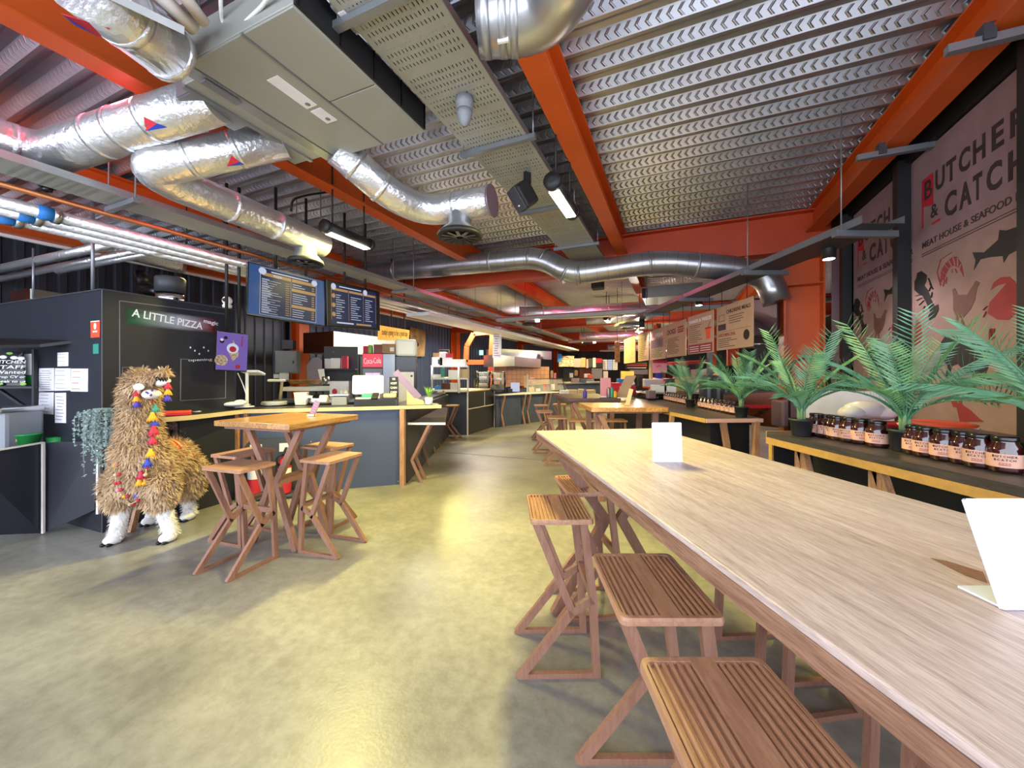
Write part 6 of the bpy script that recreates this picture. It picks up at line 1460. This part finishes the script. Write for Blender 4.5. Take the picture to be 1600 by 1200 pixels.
for px, py, Y, w_, h_, m, lab in items:
    t = thing('counter_item', lab, lab.split(' on ')[0].split(' inside')[0].split()[-1] if False else 'container', W(px, py, Y)); MB().box((0, .05, h_/2), (w_, .1, h_), bev=.012).build('container_body', m, t)
t = thing('round_sign', 'round pink sign standing on the long slate counter', 'sign', W(832, 598, 12.0)); MB().lathe([(.0, -.01), (.13, -.01), (.13, .01), (.0, .01)], 24, frame((0, 0, .04), (1, 0, 0), (0, 0, 1))).build('disc', 'pinkish', t); MB().tube([(0, 0, -.1), (0, 0, -.28)], .015, 8).build('stem', 'steel', t)
# ================================================================ stalls further back
fcn = thing('far_counter', 'blue counter across the hall behind the stools', 'counter', W(905, 612, 13.2)); MB().slab([W(874, 621, 12.6), W(938, 618, 14.2), W(938, 600, 14.2), W(874, 602, 12.6)], -.05).build('front_panel', 'navy_panel', fcn, True); MB().slab([W(872, 601, 12.5), W(940, 599, 14.1), W(936, 597, 14.8), W(878, 598.5, 13.2)], .04).build('top', 'conduit', fcn, True)
cols_ = ['paper', 'crimson', 'kraft', 'pinkish', 'dark_grey', 'bag_white', 'yellow', 'black_matt', 'white_paint', 'purple_metal', 'cardboard', 'bright_blue', 'tile_pink', 'board_tan']
cn_ = dict(paper='white', crimson='red', kraft='beige', pinkish='pink', dark_grey='charcoal', bag_white='pale grey', yellow='yellow', black_matt='black', white_paint='bright white', purple_metal='mauve', cardboard='brown', bright_blue='blue', tile_pink='salmon', board_tan='tan')
far = [  # px0, py0, px1, py1, Y, material, name, category, where
 (873, 556, 897, 573, 17, 'tile_pink', 'patterned_menu', 'sign', 'patterned wall menu above the blue far counter'),
 (871, 553, 878, 566, 16.8, 'bright_blue', 'wall_sign', 'sign', 'light blue sign left of the patterned wall menu'),
 (897, 560, 908, 574, 17, 'wall_pale', 'wall_panel', 'panel', 'plain mauve grey panel right of the patterned wall menu'),
 (908, 559, 915, 574, 17.2, 'board_tan', 'wall_panel', 'panel', 'tan panel in the far stall'),
 (916, 561, 919.5, 575, 17.2, 'pinkish', 'wall_banner', 'banner', 'narrow pink banner in the far stall'),
 (920, 560, 926, 574, 17.2, 'dark_grey', 'wall_banner', 'banner', 'charcoal banner in the far stall'),
 (926.5, 559, 931, 574, 17.2, 'white_paint', 'wall_banner', 'banner', 'white banner in the far stall'),
 (931.5, 560, 941, 574, 17.2, 'crimson', 'wall_banner', 'banner', 'red topped banner in the far stall'),
 (942, 562, 949, 578, 17.4, 'paper', 'menu_sheet', 'menu', 'pale menu sheet in the far stall, left of three'),
 (950, 562, 957, 578, 17.4, 'screen_white', 'menu_sheet', 'menu', 'pale lit menu sheet in the far stall, middle of three'),
 (958, 562, 965, 578, 17.4, 'paper', 'menu_sheet', 'menu', 'pale menu sheet in the far stall, right of three'),
 (880, 575, 904, 596, 17.6, 'black_matt', 'dark_opening', 'opening', 'black kitchen opening behind the blue far counter'),
 (905, 576, 925, 592, 17.6, 'brown_metal', 'back_shelf', 'shelf', 'dark red brown back shelf of the far stall'),
 (890, 583, 895.5, 590, 15.5, 'bag_white', 'notice_card', 'card', 'small pale card in front of the black kitchen opening'),
 (898, 579, 903, 587, 15.5, 'cardboard', 'notice_card', 'card', 'small tan card in front of the black kitchen opening'),
 (925, 576, 941, 592, 15.5, 'grey_plastic', 'wall_panel', 'panel', 'grey panel behind the food counter in the far stall'),
 (943, 580, 950, 592, 15.5, 'bag_white', 'appliance', 'appliance', 'grey appliance with a white label in the far stall'),
 (860, 579, 864, 591, 16, 'tile_pink', 'carton', 'box', 'salmon carton stack left of the black kitchen opening'),
 (865, 583, 869, 591, 16, 'pinkish', 'carton', 'box', 'pink carton left of the black kitchen opening'),
 (893, 591, 905, 599.5, 13.4, 'purple_metal', 'counter_tray', 'tray', 'mauve tray on the blue far counter'),
 (906, 592, 916, 599, 13.6, 'navy_panel', 'counter_tray', 'tray', 'slate blue tray on the blue far counter'),
 (917, 592, 928, 599, 13.8, 'glass', 'display_case', 'display cabinet', 'clear display case on the blue far counter'),
 (913, 584, 922, 590, 14.5, 'white_paint', 'bread_pile', 'food', 'white paper bundle on the far stall'),
 (919, 585, 926, 591, 14.3, 'signal_orange', 'food_tray', 'food', 'orange brown food tray on the far stall'),
 (884, 609, 902, 617, 9.4, 'kraft', 'food_boat', 'food box', 'yellow paper food boat on a far table'),
 (904, 608, 912, 617, 9.6, 'kraft', 'food_bag', 'bag', 'beige paper bag on a far table'),
 (917, 609, 930, 619, 9.5, 'kraft', 'food_bag', 'bag', 'wide beige paper bag on a far table'),
 (875, 610, 889, 617, 9.3, 'paper', 'paper_wrap', 'paper', 'crumpled white wrap on a far table'),
 (978, 567, 1011, 577, 15, 'ink', 'shop_sign', 'sign', 'long black shop sign with red lettering below the menu boards'),
 (971, 580, 990, 592, 13.5, 'lit_yellow', 'heat_lamp_counter', 'counter', 'warm lit serving hatch below the black shop sign'),
 (985, 578, 1012, 585, 14, 'wall_pale', 'pale_bulkhead', 'panel', 'pale grey bulkhead below the black shop sign'),
 (997, 587, 1004, 604, 10.5, 'black_matt', 'till_stand', 'stand', 'black slanted till stand beyond the plum table'),
 (1006, 592, 1012, 606, 10.2, 'signal_orange', 'bottle_group', 'bottle', 'orange bottle group beyond the plum table'),
 (955, 598, 970, 617, 8.8, 'red', 'paper_bag', 'bag', 'red paper sheet beyond the coral flyer'),
 (965, 592, 975, 604, 9.5, 'bright_blue', 'plastic_crate', 'crate', 'blue crate behind the thin hanging cables'),
 (992, 614, 1009, 619.5, 7.2, 'pinkish', 'napkin_pack', 'napkins', 'flat pink pack at the back end of the dark serving counter'),
]
for px0, py0, px1, py1, Y, m, nm, ct_, lab in far:
    a, b = W(px0, py1, Y), W(px1, py0, Y)
    t = thing(nm, lab, ct_, ((a.x+b.x)/2, Y, a.z))
    MB().box((0, .03, (b.z-a.z)/2), (b.x-a.x, .06 if Y > 14.9 else .16, b.z-a.z), bev=.008).build('face' if Y > 14.9 else 'body', m, t)
    wd, ht = b.x-a.x, b.z-a.z
    if nm == 'patterned_menu':
        for k in range(26): pass
        mb = MB(); mb2 = MB(); mb3 = MB()
        for k in range(48):
            (mb, mb2, mb3)[k % 3].box((random.uniform(-.45, .45)*wd, -.006, random.uniform(.06, .94)*ht), (random.uniform(.02, .07), .012, random.uniform(.02, .06)))
        mb.build('pattern', 'paper', t); mb2.build('pattern', 'wall_pale', t); mb3.build('pattern', 'signal_orange', t)
    if nm == 'shop_sign':
        mb = MB(); 
        for k in range(16): mb.box((-.36+k*.05, -.006, ht*.62), (.03, .01, .05))
        mb.build('lettering', 'crimson', t); mb = MB()
        for k in range(14): mb.box((-.33+k*.052, -.006, ht*.22), (.035, .01, .022))
        mb.build('small_lettering', 'paper', t)
    if nm == 'menu_sheet':
        mb = MB()
        for k in range(5): mb.box((0, -.004, ht*(.15+.17*k)), (wd*.7, .008, ht*.05))
        mb.build('print', 'wall_pale', t)
    if nm == 'wall_banner' and m == 'crimson': MB().box((0, -.004, ht*.26), (wd*1.0, .02, ht*.52)).build('dark_lower_half', 'black_matt', t)
# wooden tiki mask board hanging by the spotlights
t = thing('carved_board', 'narrow carved orange wood board hanging left of the menu boards', 'board', W(964.5, 566, 9.6)); MB().box((0, 0, .25), (.125, .03, .50), bev=.008).build('board', 'bowl_wood', t)
mb = MB(); mb.bar((-.03, -.017, .42), (-.005, -.017, .36), .012, .006); mb.bar((.03, -.017, .42), (.005, -.017, .36), .012, .006); mb.box((0, -.017, .14), (.05, .006, .015)); mb.build('carving', 'ink_brown', t)
MB().tube([(0, 0, .5), (0, 0, DZ-t.location.z)], .006, 6).build('hanger', 'black_matt', t)
for i, px in enumerate((969.5, 975.5)): solo(MB().tube([W(px, 604, 8.0), V((W(px, 604, 8).x, 8.0, 0))], .016, 8), 'drop_post', 'white_paint', ('left', 'right')[i]+' thin white post rising beside the carved board', 'post', world=True)
# ================================================================ kitchen on the right, behind the serving counter
slabthing('kitchen_hood', 'mauve metal extraction hood behind the menu boards, left of the orange column', 'hood', [W(1176, 523, 5.3), W(1214, 521, 5.1), W(1214, 467, 5.1), W(1140, 470, 6.8)], .5, 'purple_metal', 'canopy')
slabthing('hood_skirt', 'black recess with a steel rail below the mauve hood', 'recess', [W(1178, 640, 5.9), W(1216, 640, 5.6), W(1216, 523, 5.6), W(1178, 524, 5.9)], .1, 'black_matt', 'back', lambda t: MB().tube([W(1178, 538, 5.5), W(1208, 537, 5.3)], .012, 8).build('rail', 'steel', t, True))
tw = thing('shelf_gantry', 'red edged gantry shelf of the right kitchen with a pink notice', 'shelf', W(1060, 595, 7.6))
MB().slab([W(1018, 596, 8.6), W(1105, 595, 7.0), W(1108, 592, 7.3), W(1022, 593, 9.0)], .05).build('shelf_board', 'red', tw, True)
MB().slab([W(1042, 571, 8.2), W(1105, 568, 7.0), W(1108, 566, 7.3), W(1045, 569, 8.6)], .05).build('shelf_board', 'red', tw, True)
MB().slab([W(1012, 604.5, 8.3), W(1062, 604.5, 7.6), W(1064, 604, 7.9), W(1014, 604, 8.6)], -.04).build('shelf_board', 'red', tw, True); MB().bar(W(1017, 617, 8.5), W(1017, 562, 8.5), .10, .05, up=(1, 0, 0)).build('post', 'kraft', tw, True); MB().bar(W(1109, 617, 7.0), W(1109, 540, 7.0), .09, .06, up=(1, 0, 0)).build('post', 'conduit', tw, True)
q = [W(1020, 583, 8.2), W(1042, 582, 7.9), W(1042, 563, 7.9), W(1020, 563, 8.2)]
t = slabthing('pink_notice', 'pink notice with a red heading hung on the gantry post', 'notice', q, .01, 'pinkish', 'sheet'); MB().slab([q[3]+V((0, -.01, -.06)), q[2]+V((0, -.01, -.06)), q[2]+V((0, -.01, 0)), q[3]+V((0, -.01, 0))], .006).build('heading', 'crimson', t, True)
mb = MB(); 
for k in range(4): mb.box((-.06+k*.04, -.03, .0+.02*(k % 2)), (.035, .004, .015))
mb.build('print', 'crimson', t)
kit = ((1025, 604, 8.2, .5, .16, 'bag_white', 'pale blue grey tub row under the red gantry shelf'), (1050, 604, 7.8, .2, .16, 'dark_grey', 'charcoal tub under the red gantry shelf'), (1031, 614, 7.2, .26, .14, 'white_paint', 'white box below the tubs, left'), (1047, 614, 7.0, .22, .14, 'paper', 'white box below the tubs, right'),
       (1064, 612, 6.6, .14, .24, 'kraft', 'green tinted paper card behind the smallest palm'), (1096, 592, 7.3, .30, .18, 'pinkish', 'pink carton on the red gantry shelf'), (1045, 591, 8.0, .18, .12, 'brown_metal', 'brown bowl on the red gantry shelf'), (1031, 591, 8.4, .14, .13, 'blue', 'blue roll on the red gantry shelf'),
       (1087, 612, 6.8, .22, .22, 'screen_food', 'bright counter screen between the two palms'))
wk = thing('kitchen_worktop', 'dark worktop of the right kitchen carrying white boxes', 'worktop', (2.95, 7.0, 0)); MB().box((.05, 0, 1.10), (1.5, 1.15, .05)).build('top', 'black_gloss', wk); MB().box((.05, .05, .54), (1.4, 1.0, 1.08)).build('cabinet', 'black_matt', wk)
for px, py, Y, w_, h_, m, lab in kit:
    t = thing('kitchen_item', lab, 'container', Z(px, py, 1.126) if py > 610 else W(px, py, Y)); MB().box((0, .06, h_/2), (w_, .12, h_), bev=.014).build('container_body', m, t)
for i, (px, w_) in enumerate(((1105.5, .13), (1120.5, .13), (1133, .09))):
    t = thing('drinks_dispenser', ('left tall', 'right tall', 'short narrow')[i]+' dark grey dispenser behind the packed jars', 'dispenser', W(px, 624, 5.4), R(-10), 'drinks dispensers')
    MB().box((0, .08, .17 if i < 2 else .10), (w_, .18, .34 if i < 2 else .20), bev=.008).build('dispenser_body', 'dark_grey', t); MB().box((w_*.1, -.014, .16 if i < 2 else .1), (w_*.3, .01, .3 if i < 2 else .16)).build('front_strip', 'conduit', t); MB().box((w_*.2, -.02, .27 if i < 2 else .15), (.03, .02, .03)).build('tap', 'black_gloss', t)
t = thing('round_pan', 'round black pan standing on edge behind the right tall palm', 'pan', W(1142, 592, 5.9)); MB().lathe([(.0, -.02), (.20, -.02), (.21, .0), (.20, .02), (.0, .02)], 28, frame((0, 0, 0), (1, .1, 0), (0, 0, 1))).build('pan_disc', 'black_gloss', t)
t = thing('brown_dome', 'brown dome shaped lid on the dispensers', 'lid', W(1121, 588, 5.9)); MB().ball((0, 0, .0), (.07, .07, .07), 14).build('dome', 'brown_stain', t)
t = thing('dark_dish', 'wide black dish at the far end of the serving counter', 'dish', Z(1040, 624, 1.031)); MB().box((0, .1, .03), (.36, .3, .10), bev=.04).build('dish', 'black_gloss', t)
slabthing('back_counter', 'dark back counter with red shelves behind the big palms', 'counter', [W(1130, 660, 5.2), W(1215, 668, 4.75), W(1215, 612, 4.75), W(1130, 618, 5.2)], .3, 'brown_metal', 'front', lambda t: [MB().slab([W(1130, 618, 5.2), W(1215, 612, 4.75), W(1216, 610, 5.0), W(1130, 616, 5.5)], .03).build('top', 'black_matt', t, True), MB().box((.0, -.17, .05), (.5, .02, .04)).build('shelf_edge', 'red', t)])
t = thing('plastic_crate', 'grey crate on the floor shelf in front of the orange column', 'crate', W(1252, 650, 4.3)); MB().box((0, .1, .02), (.42, .2, .3), bev=.02).build('crate_body', 'purple_metal', t); MB().box((0, -.005, .12), (.12, .01, .04)).build('grip', 'dark_grey', t)
# far ceiling services, bay by bay
k = 0
for u in (8.3, 14.8, 21.4):
    far_ = ('first', 'second', 'third')[k]
    a = [uv(u+.6, -3.6, 2.98), uv(u+1.1, -2.6, 3.0), uv(u+1.2, -.4, 3.0)]
    rt = duct('supply_duct', f'silver foil branch duct crossing the ceiling in the {far_} bay beyond the red beam', [a[0], a[1], a[2]], .16, 'foil', ((0, .5), (1, .5)))
    MB().tube([a[0], a[0]+(a[0]-a[1]).normalized()*.02], .165, 20).build('end_cap', 'pinkish', rt, True); diffuser(rt, a[0].lerp(a[1], .22)-V((0, 0, .12)), .11, .16, .2)
    rt = duct('supply_duct', f'short silver drop duct with a round diffuser in the {far_} bay beyond the red beam', [uv(u+2.3, -2.3, 3.0), uv(u+2.4, -1.2, 3.0), uv(u+2.5, -.9, 2.95)], .17, 'foil', ((0, .5),))
    diffuser(rt, uv(u+2.4, -1.2, 2.86), .12, .16, .21)
    t = thing('cross_tray', f'pale trunking crossing the hall in the {far_} bay beyond the red beam', 'trunking', uv(u-.1, .3, 2.74), TH); MB().box((0, 0, 0), (8.4, .16, .09)).build('trunking_body', 'ac_grey', t); MB().box((0, -.081, .03), (8.4, .004, .02)).build('red_line', 'crimson', t)
    for s in (-3.5, -1, 1.5, 3.8): MB().tube([(s, 0, .04), (s, 0, DZ-2.74)], .006, 6).build('drop_rod', 'crimson', t)
    for i, v in enumerate((-2.9, -.5)):
        t = thing('downlight', f'small white downlight under the {far_} cross trunking, ' + ('left' if i == 0 else 'right'), 'light', uv(u-.1, v, 2.66), TH); MB().lathe([(.05, .035), (.05, -.02), (.0, -.02)], 14).build('lamp_body', 'lamp_white', t)
    k += 1
t = thing('ceiling_air_unit', 'pale ceiling air unit in the bay beyond the red cross beam', 'air conditioner', uv(8.6, -.1, 3.0), TH); MB().box((0, 0, .1), (1.1, .9, .22), bev=.01).build('casing', 'ac_grey', t); MB().box((-.5, -.46, .08), (.1, .02, .2)).build('dark_end', 'black_matt', t)
solo(MB().box((0, 0, 0), (.22, .24, .26), bev=.02), 'loudspeaker', 'black_matt', 'black loudspeaker under the deck just beyond the spiral duct', 'speaker', W(934, 441, 7.2), R(-20))
for i, (u, v) in enumerate(((10.4, -.9), (12.0, -1.1), (16.5, -.6), (18.5, -2.6))):
    t = thing('pendant_lamp', ('first', 'second', 'third', 'fourth')[i]+' small white pendant lamp counting away down the far hall', 'lamp', uv(u, v, 2.55)); MB().lathe([(.09, 0), (.06, .05), (.02, .1), (.0, .1)], 16).build('shade', 'white_gloss', t); MB().ball((0, 0, -.005), .04, 10).build('bulb', 'lamp_white', t); MB().tube([(0, 0, .1), (0, 0, DZ-2.55)], .005, 6).build('cord', 'black_matt', t); lamp('POINT', uv(u, v, 2.46), 32, (1, .93, .82), .05)
